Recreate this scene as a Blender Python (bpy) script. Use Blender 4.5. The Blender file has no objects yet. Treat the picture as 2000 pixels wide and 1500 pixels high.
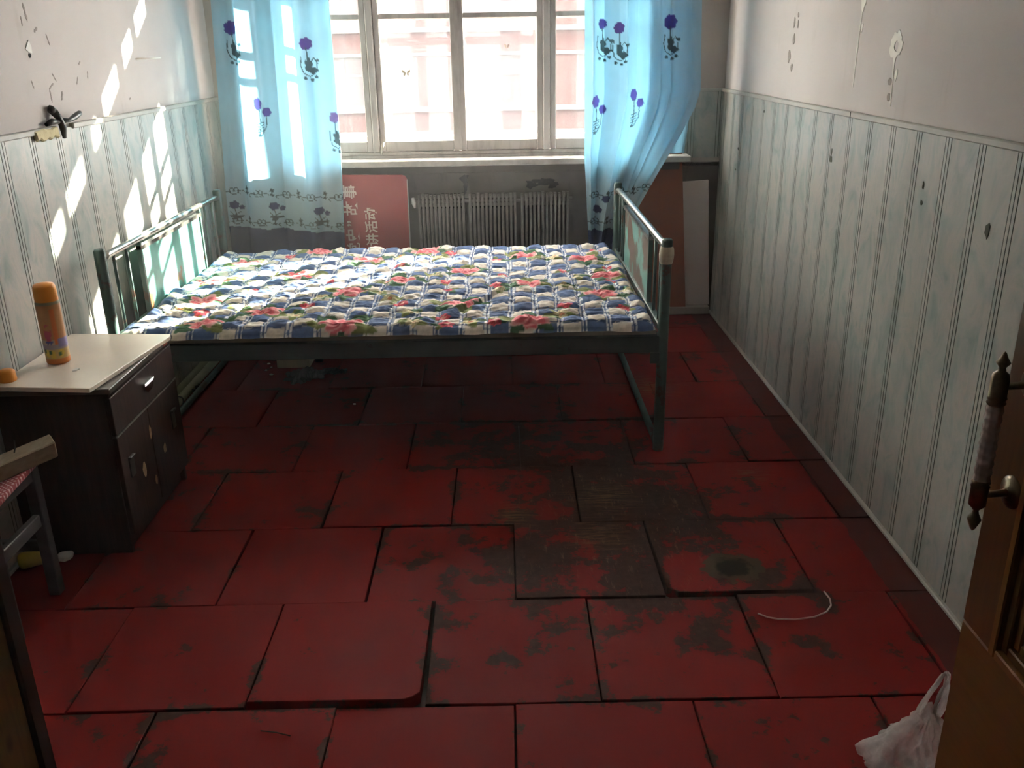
import bpy, bmesh, math, random
import numpy as np
from mathutils import Vector, Matrix
random.seed(7); rng = np.random.RandomState(5)
S = bpy.context.scene
COL = S.collection
PI = math.pi

# ------------------------------------------------------------------ camera, light, exposure
cam_d = bpy.data.cameras.new('camera'); cam_d.sensor_width = 36.0
cam_d.lens = 1749.46 / 2000 * 36; cam_d.clip_start = 0.02; cam_d.clip_end = 300
cam = bpy.data.objects.new('camera', cam_d); COL.objects.link(cam)
pit, yaw, roll = 0.360864, 0.00782757, -0.0172508
fwd = Vector((math.sin(yaw)*math.cos(pit), math.cos(yaw)*math.cos(pit), -math.sin(pit)))
rt = Vector((math.cos(yaw), -math.sin(yaw), 0)); up = rt.cross(fwd)
r2 = math.cos(roll)*rt + math.sin(roll)*up; u2 = -math.sin(roll)*rt + math.cos(roll)*up
cam.matrix_world = Matrix(((r2.x, u2.x, -fwd.x, 0), (r2.y, u2.y, -fwd.y, 0), (r2.z, u2.z, -fwd.z, 1.37), (0, 0, 0, 1)))
S.camera = cam

wd = bpy.data.worlds.new('hazy_sky'); S.world = wd; wd.use_nodes = True
bg = wd.node_tree.nodes['Background']
bg.inputs[0].default_value = (1.0, 0.895, 0.845, 1); bg.inputs[1].default_value = 11.8

sun_d = bpy.data.lights.new('sun', 'SUN'); sun_d.energy = 37.0; sun_d.color = (1.0, 0.88, 0.73); sun_d.angle = math.radians(0.6)
sun = bpy.data.objects.new('sun', sun_d); COL.objects.link(sun)
sun.location = (20, 22, 15)
sun.rotation_euler = Vector((-1.0, -0.95, -0.635)).to_track_quat('-Z', 'Y').to_euler()

S.view_settings.view_transform = 'Standard'; S.view_settings.look = 'None'
S.view_settings.gamma = 1.0; S.view_settings.use_curve_mapping = False
S.view_settings.exposure = 2.05
try:
    S.cycles.use_denoising = True
    S.cycles.max_bounces = 10; S.cycles.diffuse_bounces = 6; S.cycles.glossy_bounces = 3
    S.cycles.transparent_max_bounces = 16; S.cycles.transmission_bounces = 6
    S.cycles.sample_clamp_indirect = 12.0
    S.cycles.caustics_reflective = False; S.cycles.caustics_refractive = False
except Exception:
    pass

# ------------------------------------------------------------------ helpers
def lin(r, g, b):
    f = lambda v: (v/255/12.92) if v <= 10 else ((v/255+0.055)/1.055)**2.4
    return (f(r), f(g), f(b))

class MB:
    """collects shapes in world coordinates; build() links them as ONE mesh object"""
    def __init__(s): s.v = []; s.f = []; s.m = []; s.sm = []
    def add(s, vs, fs, mi=0, smooth=False):
        o = len(s.v); s.v += [tuple(p) for p in vs]
        for f in fs: s.f.append([o+i for i in f]); s.m.append(mi); s.sm.append(smooth)
        return s
    def box(s, x0, x1, y0, y1, z0, z1, mi=0):
        return s.add([(x0,y0,z0),(x1,y0,z0),(x1,y1,z0),(x0,y1,z0),(x0,y0,z1),(x1,y0,z1),(x1,y1,z1),(x0,y1,z1)],
            [(0,3,2,1),(4,5,6,7),(0,1,5,4),(1,2,6,5),(2,3,7,6),(3,0,4,7)], mi)
    def prism(s, poly, ex, mi=0):
        n = len(poly); a = [Vector(p) for p in poly]; b = [p+Vector(ex) for p in a]
        return s.add(a+b, [list(range(n))[::-1], list(range(n, 2*n))] + [(i, (i+1) % n, n+(i+1) % n, n+i) for i in range(n)], mi)
    def tube(s, pts, r, n=10, mi=0, caps=True):
        pts = [Vector(p) for p in pts]; rings = []; prev = None
        rs = r if isinstance(r, (list, tuple)) else [r]*len(pts)
        for i, p in enumerate(pts):
            t = (pts[min(i+1, len(pts)-1)] - pts[max(i-1, 0)]).normalized()
            a = prev if prev is not None else (Vector((0,0,1)) if abs(t.z) < .9 else Vector((1,0,0)))
            a = (a - t*a.dot(t)).normalized(); prev = a; b = t.cross(a)
            rings.append([p + (a*math.cos(2*PI*k/n) + b*math.sin(2*PI*k/n))*rs[i] for k in range(n)])
        vs = [q for g in rings for q in g]; fs = []
        for i in range(len(pts)-1):
            for k in range(n): fs.append((i*n+k, i*n+(k+1) % n, (i+1)*n+(k+1) % n, (i+1)*n+k))
        s.add(vs, fs, mi, True)
        if caps:
            o = len(s.v)-len(vs)
            s.f += [[o+k for k in range(n)][::-1], [o+len(vs)-n+k for k in range(n)]]; s.m += [mi]*2; s.sm += [False]*2
        return s
    def lathe(s, prof, c, ax=(0,0,1), n=20, mi=0):
        ax = Vector(ax).normalized(); a = Vector((1,0,0)) if abs(ax.x) < .9 else Vector((0,1,0))
        a = (a-ax*a.dot(ax)).normalized(); b = ax.cross(a); c = Vector(c); vs = []
        for r, h in prof: vs += [c+ax*h+(a*math.cos(2*PI*k/n)+b*math.sin(2*PI*k/n))*r for k in range(n)]
        fs = [(i*n+k, i*n+(k+1) % n, (i+1)*n+(k+1) % n, (i+1)*n+k) for i in range(len(prof)-1) for k in range(n)]
        return s.add(vs, fs, mi, True)
    def build(s, name, mat, parent=None, bev=0, seg=1, **kw):
        base = Vector(parent['_o']) if parent is not None and '_o' in parent else (parent.matrix_world.translation.copy() if parent is not None else None)
        return link(name, s.v, s.f, mat, parent, s.m, s.sm, bev, seg, **kw)

ORI = {}
def link(name, vs, fs, mat, parent=None, mi=None, sm=None, bev=0, seg=1, origin=None, smooth_all=False):
    vs = np.array([tuple(v) for v in vs], float)
    ploc = ORI.get(parent.name, Vector((0,0,0))) if parent is not None else Vector((0,0,0))
    if origin is None:
        lo, hi = vs.min(0), vs.max(0)
        origin = Vector(((lo[0]+hi[0])/2, (lo[1]+hi[1])/2, lo[2]))
    origin = Vector(origin)
    vs = vs - np.array(origin)
    me = bpy.data.meshes.new(name)
    me.from_pydata(vs.tolist(), [], fs)
    mats = mat if isinstance(mat, (list, tuple)) else [mat]
    for m_ in mats: me.materials.append(m_)
    if mi is not None and len(mats) > 1: me.polygons.foreach_set('material_index', mi)
    if sm is not None: me.polygons.foreach_set('use_smooth', sm)
    if smooth_all: me.polygons.foreach_set('use_smooth', [True]*len(me.polygons))
    bm = bmesh.new(); bm.from_mesh(me)
    if not smooth_all and len(bm.verts) < 20000:
        bmesh.ops.recalc_face_normals(bm, faces=bm.faces)
    if bev:
        es = [e for e in bm.edges if len(e.link_faces) == 2 and e.calc_face_angle(0) > .6]
        bmesh.ops.bevel(bm, geom=es, offset=bev, segments=seg, profile=.6, affect='EDGES', clamp_overlap=True)
    bm.to_mesh(me); bm.free(); me.update()
    o = bpy.data.objects.new(name, me); COL.objects.link(o)
    if parent is not None: o.parent = parent
    o.location = origin - ploc
    ORI[o.name] = origin
    return o
MB.build = lambda s, name, mat, parent=None, bev=0, seg=1, **kw: link(name, s.v, s.f, mat, parent, s.m, s.sm, bev, seg, **kw)

def copy_to(o, shift, parent=None):
    c = o.copy(); COL.objects.link(c)
    c.location = o.location + Vector(shift)
    if parent is not None: c.parent = parent
    ORI[c.name] = ORI[o.name] + Vector(shift)
    return c
def thing(name, label, cat, loc, group=None):
    o = bpy.data.objects.new(name, None); o.empty_display_size = .05; COL.objects.link(o)
    o.location = loc; ORI[o.name] = Vector(loc); o['label'] = label; o['category'] = cat
    if group: o['group'] = group
    return o
def tag(o, label, cat, group=None):
    o['label'] = label; o['category'] = cat
    if group: o['group'] = group
    return o
def struct(o, label=None):
    o['kind'] = 'structure'
    if label: o['label'] = label
    return o

# ------------------------------------------------------------------ materials
def newmat(name):
    m = bpy.data.materials.new(name); m.use_nodes = True
    nt = m.node_tree; b = nt.nodes['Principled BSDF']
    return m, nt, b
def nn(nt, t, **kw):
    n = nt.nodes.new(t)
    for k, v in kw.items():
        if hasattr(n, k): setattr(n, k, v)
        else: n.inputs[k.replace('_', ' ')].default_value = v
    return n
def noise(nt, vec, scale, detail=4, rough=.6, dist=0):
    n = nn(nt, 'ShaderNodeTexNoise'); n.inputs['Scale'].default_value = scale; n.inputs['Detail'].default_value = detail
    n.inputs['Roughness'].default_value = rough; n.inputs['Distortion'].default_value = dist
    nt.links.new(vec, n.inputs['Vector']); return n.outputs['Fac']
def mapping(nt, vec, sc=(1,1,1), rot=(0,0,0), loc=(0,0,0)):
    n = nn(nt, 'ShaderNodeMapping'); n.inputs['Scale'].default_value = sc; n.inputs['Rotation'].default_value = rot; n.inputs['Location'].default_value = loc
    nt.links.new(vec, n.inputs['Vector']); return n.outputs[0]
def ramp(nt, fac, stops):
    n = nn(nt, 'ShaderNodeValToRGB'); e = n.color_ramp.elements
    while len(e) < len(stops): e.new(.5)
    for el, (p, c) in zip(e, stops):
        el.position = p; el.color = (c, c, c, 1) if isinstance(c, (int, float)) else (*c, 1)
    nt.links.new(fac, n.inputs[0]); return n.outputs[0]
def mixc(nt, fac, a, b):
    n = nn(nt, 'ShaderNodeMix', data_type='RGBA')
    for sock, v in ((n.inputs[0], fac), (n.inputs[6], a), (n.inputs[7], b)):
        if isinstance(v, (int, float)): sock.default_value = v
        elif isinstance(v, tuple): sock.default_value = (*v, 1)
        else: nt.links.new(v, sock)
    return n.outputs[2]
def mth(nt, op, a, b=None, clamp=False):
    n = nn(nt, 'ShaderNodeMath', operation=op); n.use_clamp = clamp
    for i, v in enumerate((a, b)):
        if v is None: continue
        if isinstance(v, (int, float)): n.inputs[i].default_value = v
        else: nt.links.new(v, n.inputs[i])
    return n.outputs[0]
def bump(nt, b, h, strength=.3, dist=.004):
    n = nn(nt, 'ShaderNodeBump'); n.inputs['Strength'].default_value = strength; n.inputs['Distance'].default_value = dist
    nt.links.new(h, n.inputs['Height']); nt.links.new(n.outputs[0], b.inputs['Normal'])
def wpos(nt): return nn(nt, 'ShaderNodeNewGeometry').outputs['Position']
def objc(nt): return nn(nt, 'ShaderNodeTexCoord').outputs['Object']

def M(name, c1, c2=None, rough=.6, scale=12, metal=0, bmp=0, lo=.35, hi=.65, stretch=(1,1,1), detail=5, world=True, spec=.5):
    """plain procedural material: two colours mixed by noise"""
    m, nt, b = newmat(name); v = wpos(nt) if world else objc(nt)
    f = noise(nt, mapping(nt, v, stretch), scale, detail)
    c2 = c2 or tuple(x*.78 for x in c1)
    nt.links.new(ramp(nt, f, [(lo, c1), (hi, c2)]), b.inputs['Base Color'])
    b.inputs['Roughness'].default_value = rough; b.inputs['Metallic'].default_value = metal
    b.inputs['Specular IOR Level'].default_value = spec
    if bmp: bump(nt, b, f, bmp)
    return m

def tile_mat():
    m, nt, b = newmat('worn_red_floor_paint'); P = wpos(nt); O = objc(nt)
    L = nt.links.new
    sp = nn(nt, 'ShaderNodeSeparateXYZ'); L(P, sp.inputs[0])
    so = nn(nt, 'ShaderNodeSeparateXYZ'); L(O, so.inputs[0])
    oi = nn(nt, 'ShaderNodeObjectInfo').outputs['Random']
    n1 = noise(nt, P, 7, 9, .68); n2 = noise(nt, P, 2.2, 3); n3 = noise(nt, P, 34, 6, .7); n4 = noise(nt, P, 1.1, 2)
    red = ramp(nt, n4, [(.35, (.235, .017, .0165)), (.65, (.165, .0145, .0145))])
    red = mixc(nt, mth(nt, 'MULTIPLY', oi, .35), red, (.18, .016, .015))
    # foot traffic down the middle of the room wears the paint: an ellipse round (0.35, 2.35)
    dx = mth(nt, 'DIVIDE', mth(nt, 'SUBTRACT', sp.outputs[0], .30), .75); dy = mth(nt, 'DIVIDE', mth(nt, 'SUBTRACT', sp.outputs[1], 2.45), 1.0)
    d = mth(nt, 'SQRT', mth(nt, 'ADD', mth(nt, 'MULTIPLY', dx, dx), mth(nt, 'MULTIPLY', dy, dy)))
    traffic = mth(nt, 'SUBTRACT', 1.0, d, True)
    # paint also goes first along the edges of each tile
    ex = mth(nt, 'MAXIMUM', mth(nt, 'ABSOLUTE', so.outputs[0]), mth(nt, 'ABSOLUTE', so.outputs[1]))
    edge = mth(nt, 'MULTIPLY', mth(nt, 'SUBTRACT', ex, .172), 4.5, True)
    w = mth(nt, 'ADD', n1, mth(nt, 'MULTIPLY', traffic, .25)); w = mth(nt, 'ADD', w, edge)
    w = mth(nt, 'ADD', w, mth(nt, 'MULTIPLY', mth(nt, 'SUBTRACT', n2, .5), .42)); w = mth(nt, 'ADD', w, mth(nt, 'MULTIPLY', mth(nt, 'SUBTRACT', n3, .5), .22)); w = mth(nt, 'ADD', w, mth(nt, 'MULTIPLY', mth(nt, 'SUBTRACT', noise(nt, P, 15, 6, .7), .5), .34)); w = mth(nt, 'ADD', w, mth(nt, 'MULTIPLY', mth(nt, 'SUBTRACT', oi, .5), .08))
    wear = ramp(nt, w, [(.625, 0), (.668, .88)])
    dark = ramp(nt, n3, [(.3, (.020, .016, .014)), (.7, (.060, .046, .036))])
    c = mixc(nt, wear, red, dark)
    # pale scuffs
    sc = noise(nt, mapping(nt, P, (16, 4, 1), (0, 0, .9)), 3.2, 7, .75)
    scm = mth(nt, 'MULTIPLY', ramp(nt, sc, [(.56, 0), (.74, .8)]), ramp(nt, mth(nt, 'ADD', traffic, mth(nt, 'SUBTRACT', n2, .5)), [(.38, 0), (.75, 1)]))
    c = mixc(nt, scm, c, (.34, .22, .13))
    # tan scuffs, dragged furniture: three streaky rubbed places
    for (qx, qy, rr, ang) in ((.02, 2.47, .13, .2), (.30, 2.58, .20, .75), (.27, 2.33, .17, .1), (.83, 2.72, .10, .3), (.62, 3.55, .22, .3)):
        ax_ = mth(nt, 'SUBTRACT', sp.outputs[0], qx); ay_ = mth(nt, 'SUBTRACT', sp.outputs[1], qy)
        dd = mth(nt, 'DIVIDE', mth(nt, 'SQRT', mth(nt, 'ADD', mth(nt, 'MULTIPLY', ax_, ax_), mth(nt, 'MULTIPLY', ay_, ay_))), rr)
        fo = mth(nt, 'SUBTRACT', 1.15, dd, True)
        stn = noise(nt, mapping(nt, P, (3.0, 26, 1), (0, 0, ang)), 3.5, 7, .72)
        c = mixc(nt, mth(nt, 'MULTIPLY', ramp(nt, mth(nt, 'ADD', stn, mth(nt, 'MULTIPLY', fo, .16)), [(.60, 0), (.74, .75)]), fo), c, (.22, .13, .07))
    # dust film
    c = mixc(nt, mth(nt, 'MULTIPLY', ramp(nt, noise(nt, P, 3.1, 6), [(.45, 0), (.75, 1)]), .06), c, (.20, .13, .10))
    # round burnt stain
    vx = mth(nt, 'DIVIDE', mth(nt, 'SUBTRACT', sp.outputs[0], .62), .085); vy = mth(nt, 'DIVIDE', mth(nt, 'SUBTRACT', sp.outputs[1], 2.14), .075)
    sd = mth(nt, 'ADD', mth(nt, 'SQRT', mth(nt, 'ADD', mth(nt, 'MULTIPLY', vx, vx), mth(nt, 'MULTIPLY', vy, vy))), mth(nt, 'MULTIPLY', mth(nt, 'SUBTRACT', noise(nt, P, 22, 3), .5), 1.1))
    c = mixc(nt, ramp(nt, sd, [(.95, 1), (1.02, 0)]), c, (.085, .062, .038))
    c = mixc(nt, ramp(nt, sd, [(.52, 1), (.72, 0)]), c, (.024, .018, .013))
    # unpainted brown strip along the right wall
    bx = mth(nt, 'ADD', sp.outputs[0], mth(nt, 'MULTIPLY', mth(nt, 'SUBTRACT', noise(nt, P, 6, 3), .5), .05))
    c = mixc(nt, ramp(nt, bx, [(.0, 0), (1.0, 0), (1.0, 0)]), c, (.06, .03, .03))
    strip = mth(nt, 'GREATER_THAN', bx, 1.012)
    c = mixc(nt, mth(nt, 'MULTIPLY', strip, .8), c, (.072, .028, .024))
    L(c, b.inputs['Base Color'])
    L(ramp(nt, n1, [(.3, .55), (.7, .75)]), b.inputs['Roughness'])
    b.inputs['Specular IOR Level'].default_value = .05
    bump(nt, b, n3, .22, .002)
    return m

def wall_mat(name, a, bcol, dirt, dirt_amt=.5):
    m, nt, b = newmat(name); P = wpos(nt)
    c = ramp(nt, noise(nt, P, 2.2, 5), [(.35, a), (.68, bcol)])
    st = ramp(nt, noise(nt, mapping(nt, P, (3, 3, .7)), 3.2, 8, .7), [(.58, 0), (.78, 1)])
    c = mixc(nt, mth(nt, 'MULTIPLY', st, dirt_amt), c, dirt)
    nt.links.new(c, b.inputs['Base Color']); b.inputs['Roughness'].default_value = .75
    b.inputs['Specular IOR Level'].default_value = .25
    bump(nt, b, noise(nt, P, 60, 4), .12, .002)
    return m

def panel_mat():
    m, nt, b = newmat('marbled_pale_green_panel'); P = wpos(nt)
    v = mapping(nt, P, (1, 1, .55), (.35, 0, .0))
    f = noise(nt, v, 11, 5, .6, 1.3)
    c = ramp(nt, f, [(.30, (.235, .295, .275)), (.45, (.355, .372, .352)), (.58, (.44, .415, .38)), (.72, (.285, .332, .308))])
    g = ramp(nt, noise(nt, P, 1.6, 3), [(.4, 0), (.8, .35)])
    c = mixc(nt, g, c, (.35, .33, .285))
    nt.links.new(c, b.inputs['Base Color']); b.inputs['Roughness'].default_value = .42
    return m

def glass_mat(name, dirt):
    m, nt, b = newmat(name); nt.nodes.remove(b); out = nt.nodes['Material Output']; P = wpos(nt)
    tr = nn(nt, 'ShaderNodeBsdfTransparent'); tr.inputs[0].default_value = (.93, .95, .94, 1)
    tl = nn(nt, 'ShaderNodeBsdfTranslucent'); tl.inputs[0].default_value = (.82, .86, .98, 1)
    gl = nn(nt, 'ShaderNodeBsdfGlossy'); gl.inputs['Roughness'].default_value = .05
    f = ramp(nt, noise(nt, P, 5, 6, .7), [(.3, dirt*.7), (.75, dirt*1.35)])
    m1 = nn(nt, 'ShaderNodeMixShader'); nt.links.new(f, m1.inputs[0]); nt.links.new(tr.outputs[0], m1.inputs[1]); nt.links.new(tl.outputs[0], m1.inputs[2])
    m2 = nn(nt, 'ShaderNodeMixShader'); m2.inputs[0].default_value = .05; nt.links.new(m1.outputs[0], m2.inputs[1]); nt.links.new(gl.outputs[0], m2.inputs[2])
    nt.links.new(m2.outputs[0], out.inputs[0]); return m

def vcol_mat(name, rough=.85, transl=0, transp=0, bmp=0):
    m, nt, b = newmat(name)
    a = nn(nt, 'ShaderNodeVertexColor'); a.layer_name = 'Col'
    v = mixc(nt, mth(nt, 'MULTIPLY', noise(nt, objc(nt), 90, 3), .18), a.outputs[0], (.35, .33, .30)) if not transl else a.outputs[0]
    nt.links.new(v, b.inputs['Base Color']); b.inputs['Roughness'].default_value = rough
    b.inputs['Specular IOR Level'].default_value = .2
    if bmp: bump(nt, b, noise(nt, objc(nt), 140, 3), bmp, .002)
    out = nt.nodes['Material Output']; last = b.outputs[0]
    if transl:
        t = nn(nt, 'ShaderNodeBsdfTranslucent'); tv = nn(nt, 'ShaderNodeVectorMath', operation='MULTIPLY'); tv.inputs[1].default_value = (.30, .62, .86)
        nt.links.new(v, tv.inputs[0]); nt.links.new(tv.outputs[0], t.inputs[0])
        mx = nn(nt, 'ShaderNodeMixShader'); mx.inputs[0].default_value = transl
        nt.links.new(last, mx.inputs[1]); nt.links.new(t.outputs[0], mx.inputs[2]); last = mx.outputs[0]
    if transp:
        t = nn(nt, 'ShaderNodeBsdfTransparent'); nt.links.new(v, t.inputs[0])
        mx = nn(nt, 'ShaderNodeMixShader'); mx.inputs[0].default_value = transp
        nt.links.new(last, mx.inputs[1]); nt.links.new(t.outputs[0], mx.inputs[2]); last = mx.outputs[0]
    nt.links.new(last, out.inputs[0]); return m

def rust_paint(name, paint, rust=(.07, .03, .018), amt=.56, rough=.42, dark=(.012, .02, .02), rs=16):
    m, nt, b = newmat(name); P = wpos(nt)
    c = ramp(nt, noise(nt, P, 14, 4), [(.3, paint), (.7, tuple(x*.7 for x in paint))])
    c = mixc(nt, ramp(nt, noise(nt, P, rs, 8, .7 if rs > 10 else .5), [(amt, 0), (amt+.04, 1)]), c, rust)
    c = mixc(nt, ramp(nt, noise(nt, P, 60, 5, .7), [(.66, 0), (.70, .8)]), c, dark)
    nt.links.new(c, b.inputs['Base Color']); b.inputs['Roughness'].default_value = rough; return m

def wood(name, a, b2, rough=.45, stretch=(14, 14, 1.2), scale=5, spec=.5):
    m, nt, b = newmat(name); P = wpos(nt)
    f = noise(nt, mapping(nt, P, stretch), scale, 6, .6, .6)
    nt.links.new(ramp(nt, f, [(.32, a), (.68, b2)]), b.inputs['Base Color'])
    b.inputs['Roughness'].default_value = rough; b.inputs['Specular IOR Level'].default_value = spec
    return m

m_tile = tile_mat()
m_slab = M('floor_mortar', (.045, .036, .030), (.02, .017, .015), .9, 30)
m_wall = wall_mat('whitewashed_plaster', (.63, .58, .565), (.575, .525, .51), (.36, .30, .26), .3)
m_wallback = wall_mat('dirty_back_wall_plaster', (.50, .43, .38), (.44, .37, .33), (.12, .10, .09), .6)
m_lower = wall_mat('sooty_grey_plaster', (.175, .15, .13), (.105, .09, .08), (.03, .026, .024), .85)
m_ceil = M('ceiling_white', (.82, .79, .755), (.77, .74, .71), .85, 3)
m_panel = panel_mat()
m_groove = M('panel_groove_dirt_shade', (.12, .13, .115), (.18, .19, .17), .8, 20)  # groove dirt, coloured darker to make up for faint shading in the recess
m_rail = M('grey_plastic_rail', (.44, .42, .38), (.37, .355, .32), .5, 8)
m_winwood = M('weathered_window_paint', (.42, .385, .37), (.25, .215, .195), .7, 11, stretch=(1.5, 1.5, .4), lo=.48, hi=.72, bmp=.2, detail=8)
m_sill = M('sill_stone', (.55, .52, .48), (.38, .35, .32), .55, 14)
m_glass_d = glass_mat('dusty_glass', .013)
m_glass_c = glass_mat('clear_window_glass', .0022)
m_bedpaint = rust_paint('teal_bed_paint', (.052, .105, .098))
m_bedpaint_l = rust_paint('aqua_bed_plate_paint', (.12, .34, .30), (.20, .08, .03), .62, rs=9)
m_bedrust = rust_paint('peeling_teal_plate_paint', (.15, .34, .31), (.125, .072, .055), .50, rs=6)
m_bedrail = rust_paint('dark_teal_rail_paint', (.040, .066, .062), (.03, .022, .018), .62)
m_barmetal = M('worn_steel_bar', (.38, .36, .33), (.13, .15, .14), .28, 26, metal=.85, lo=.4, hi=.7)
m_deck = wood('deck_board', (.36, .31, .24), (.26, .22, .17), .8, (2, 14, 14))
m_cabinet = wood('dark_wenge_veneer', (.026, .013, .010), (.055, .029, .021), .55, spec=.15)
m_cabtop = M('cabinet_top_veneer', (.10, .072, .06), (.07, .05, .042), .45, 20)
m_plywood = M('pale_board', (.86, .75, .635), (.80, .69, .58), .32, 6)
m_chip = M('bare_chipboard', (.42, .29, .16), (.33, .22, .12), .8, 50)
m_chrome = M('chrome_metal', (.6, .6, .6), (.45, .45, .45), .2, 30, metal=1)
m_bronze = M('aged_bronze', (.30, .24, .17), (.14, .11, .08), .3, 40, metal=.95)
m_door = wood('varnished_door_wood', (.155, .060, .022), (.11, .041, .015), .32)
m_door_l = wood('lighter_door_wood', (.21, .092, .028), (.16, .067, .021), .32, (1.2, 1.2, 14))
m_mould = wood('honey_door_moulding', (.29, .125, .034), (.18, .073, .021), .3)
m_roughwood = wood('raw_knotty_wood', (.22, .14, .055), (.13, .078, .03), .7)
m_darkedge = M('dark_brown_edge', (.022, .014, .011), (.035, .022, .016), .55, 12)
m_stickwood = wood('raw_pine_block', (.30, .23, .15), (.20, .15, .09), .75, (6, 2, 6), 8)
m_stool = M('grey_stool_paint', (.10, .088, .088), (.06, .052, .052), .55, 24)
m_radiator = M('sooty_radiator_paint', (.25, .22, .195), (.115, .10, .09), .5, 16, metal=.1, lo=.35, hi=.75)
m_red = M('red_display_board', (.34, .045, .04), (.30, .037, .036), .45, 3)
m_letter = M('pale_lettering', (.80, .64, .58), (.74, .58, .52), .6, 20)
m_brown = M('reddish_brown_board', (.34, .12, .068), (.30, .10, .057), .5, 4)
m_white = M('white_board', (.72, .64, .62), (.66, .58, .56), .6, 3)
m_cream = M('cream_box', (.72, .66, .50), (.62, .56, .42), .75, 40, stretch=(1, 1, .08))
m_black = M('black_plastic', (.016, .017, .017), (.03, .032, .032), .38, 20)
m_pvc = M('pale_green_plastic_strip', (.42, .42, .27), (.33, .33, .21), .5, 8)
m_dullblack = M('dull_black', (.012, .010, .009), (.03, .026, .022), .9, 40)
m_foam = M('yellowed_foam', (.70, .62, .38), (.58, .50, .28), .85, 30, bmp=.6)
m_paper = M('white_paper', (.86, .84, .80), (.78, .76, .72), .8, 20)
m_plasterw = M('exposed_white_plaster', (.93, .91, .86), (.88, .85, .79), .85, 40)
m_markdark = M('flaked_grey_plaster', (.26, .22, .20), (.36, .31, .28), .85, 40)
m_hole = M('dark_scuffed_hole', (.07, .075, .05), (.11, .11, .08), .85, 60)
m_yellow = M('yellow_plastic', (.62, .44, .04), (.5, .35, .03), .4, 20)
m_cord = M('white_cord', (.62, .54, .52), (.54, .46, .44), .6, 20)
m_orange = M('orange_plastic', (.95, .38, .05), (.90, .33, .04), .35, 10)
m_tape = M('yellowed_tape', (.66, .58, .46), (.5, .42, .32), .35, 40)
m_crystal, _nt, _b = newmat('cut_glass'); _b.inputs['Base Color'].default_value = (.82, .74, .72, 1)
_b.inputs['Roughness'].default_value = .08; _b.inputs['Transmission Weight'].default_value = .2; _b.inputs['IOR'].default_value = 1.5
_bn = noise(_nt, wpos(_nt), 60, 2); _nt.links.new(ramp(_nt, _bn, [(.3, (.80, .70, .67)), (.7, (.52, .45, .43))]), _b.inputs['Base Color'])
m_doorglass, _nt, _b = newmat('dark_door_glass'); _b.inputs['Roughness'].default_value = .12
_nt.links.new(ramp(_nt, noise(_nt, wpos(_nt), 8, 3), [(.3, (.012, .02, .018)), (.7, (.022, .03, .028))]), _b.inputs['Base Color'])
m_pinkwall = M('pink_render', (.030, .0096, .009), (.027, .0088, .008), .9, 2)
m_whiteband = M('white_facade_band', (.046, .044, .047), (.041, .040, .042), .85, 2)
m_farglass = M('far_window_glass', (.018, .014, .017), (.03, .025, .028), .4, .8)
m_ground = M('bounce_ground', (.16, .15, .14), (.12, .115, .11), .95, .5)

# ------------------------------------------------------------------ room dimensions (metres)
XL, XR, YB, ZR, ZC = -1.411, 1.122, 4.675, 1.158, 2.75
YF = 0.25                                     # inner face of the wall with the doorway
WX0, WX1, WZ0, WZ1 = -1.07, 0.875, 0.845, 2.33  # window opening
YO = YB + 0.26

# thin scatter volume added in place of lens glare, brightening the left side
HAZE = .015
m_haze = bpy.data.materials.new('glare_veil'); m_haze.use_nodes = True; _nt = m_haze.node_tree; _nt.nodes.clear()
_v = _nt.nodes.new('ShaderNodeVolumeScatter'); _v.inputs['Color'].default_value = (.94, .95, 1, 1); _v.inputs['Density'].default_value = HAZE; _v.inputs['Anisotropy'].default_value = .35
_o = _nt.nodes.new('ShaderNodeOutputMaterial'); _nt.links.new(_v.outputs[0], _o.inputs['Volume'])
hz = MB().box(XL-.1, XR+.1, -1.68, YO-.01, -.09, ZC+.06).build('glare_volume', m_haze); hz['kind'] = 'structure'; hz['label'] = 'faint added haze volume standing in for lens glare'

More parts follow.
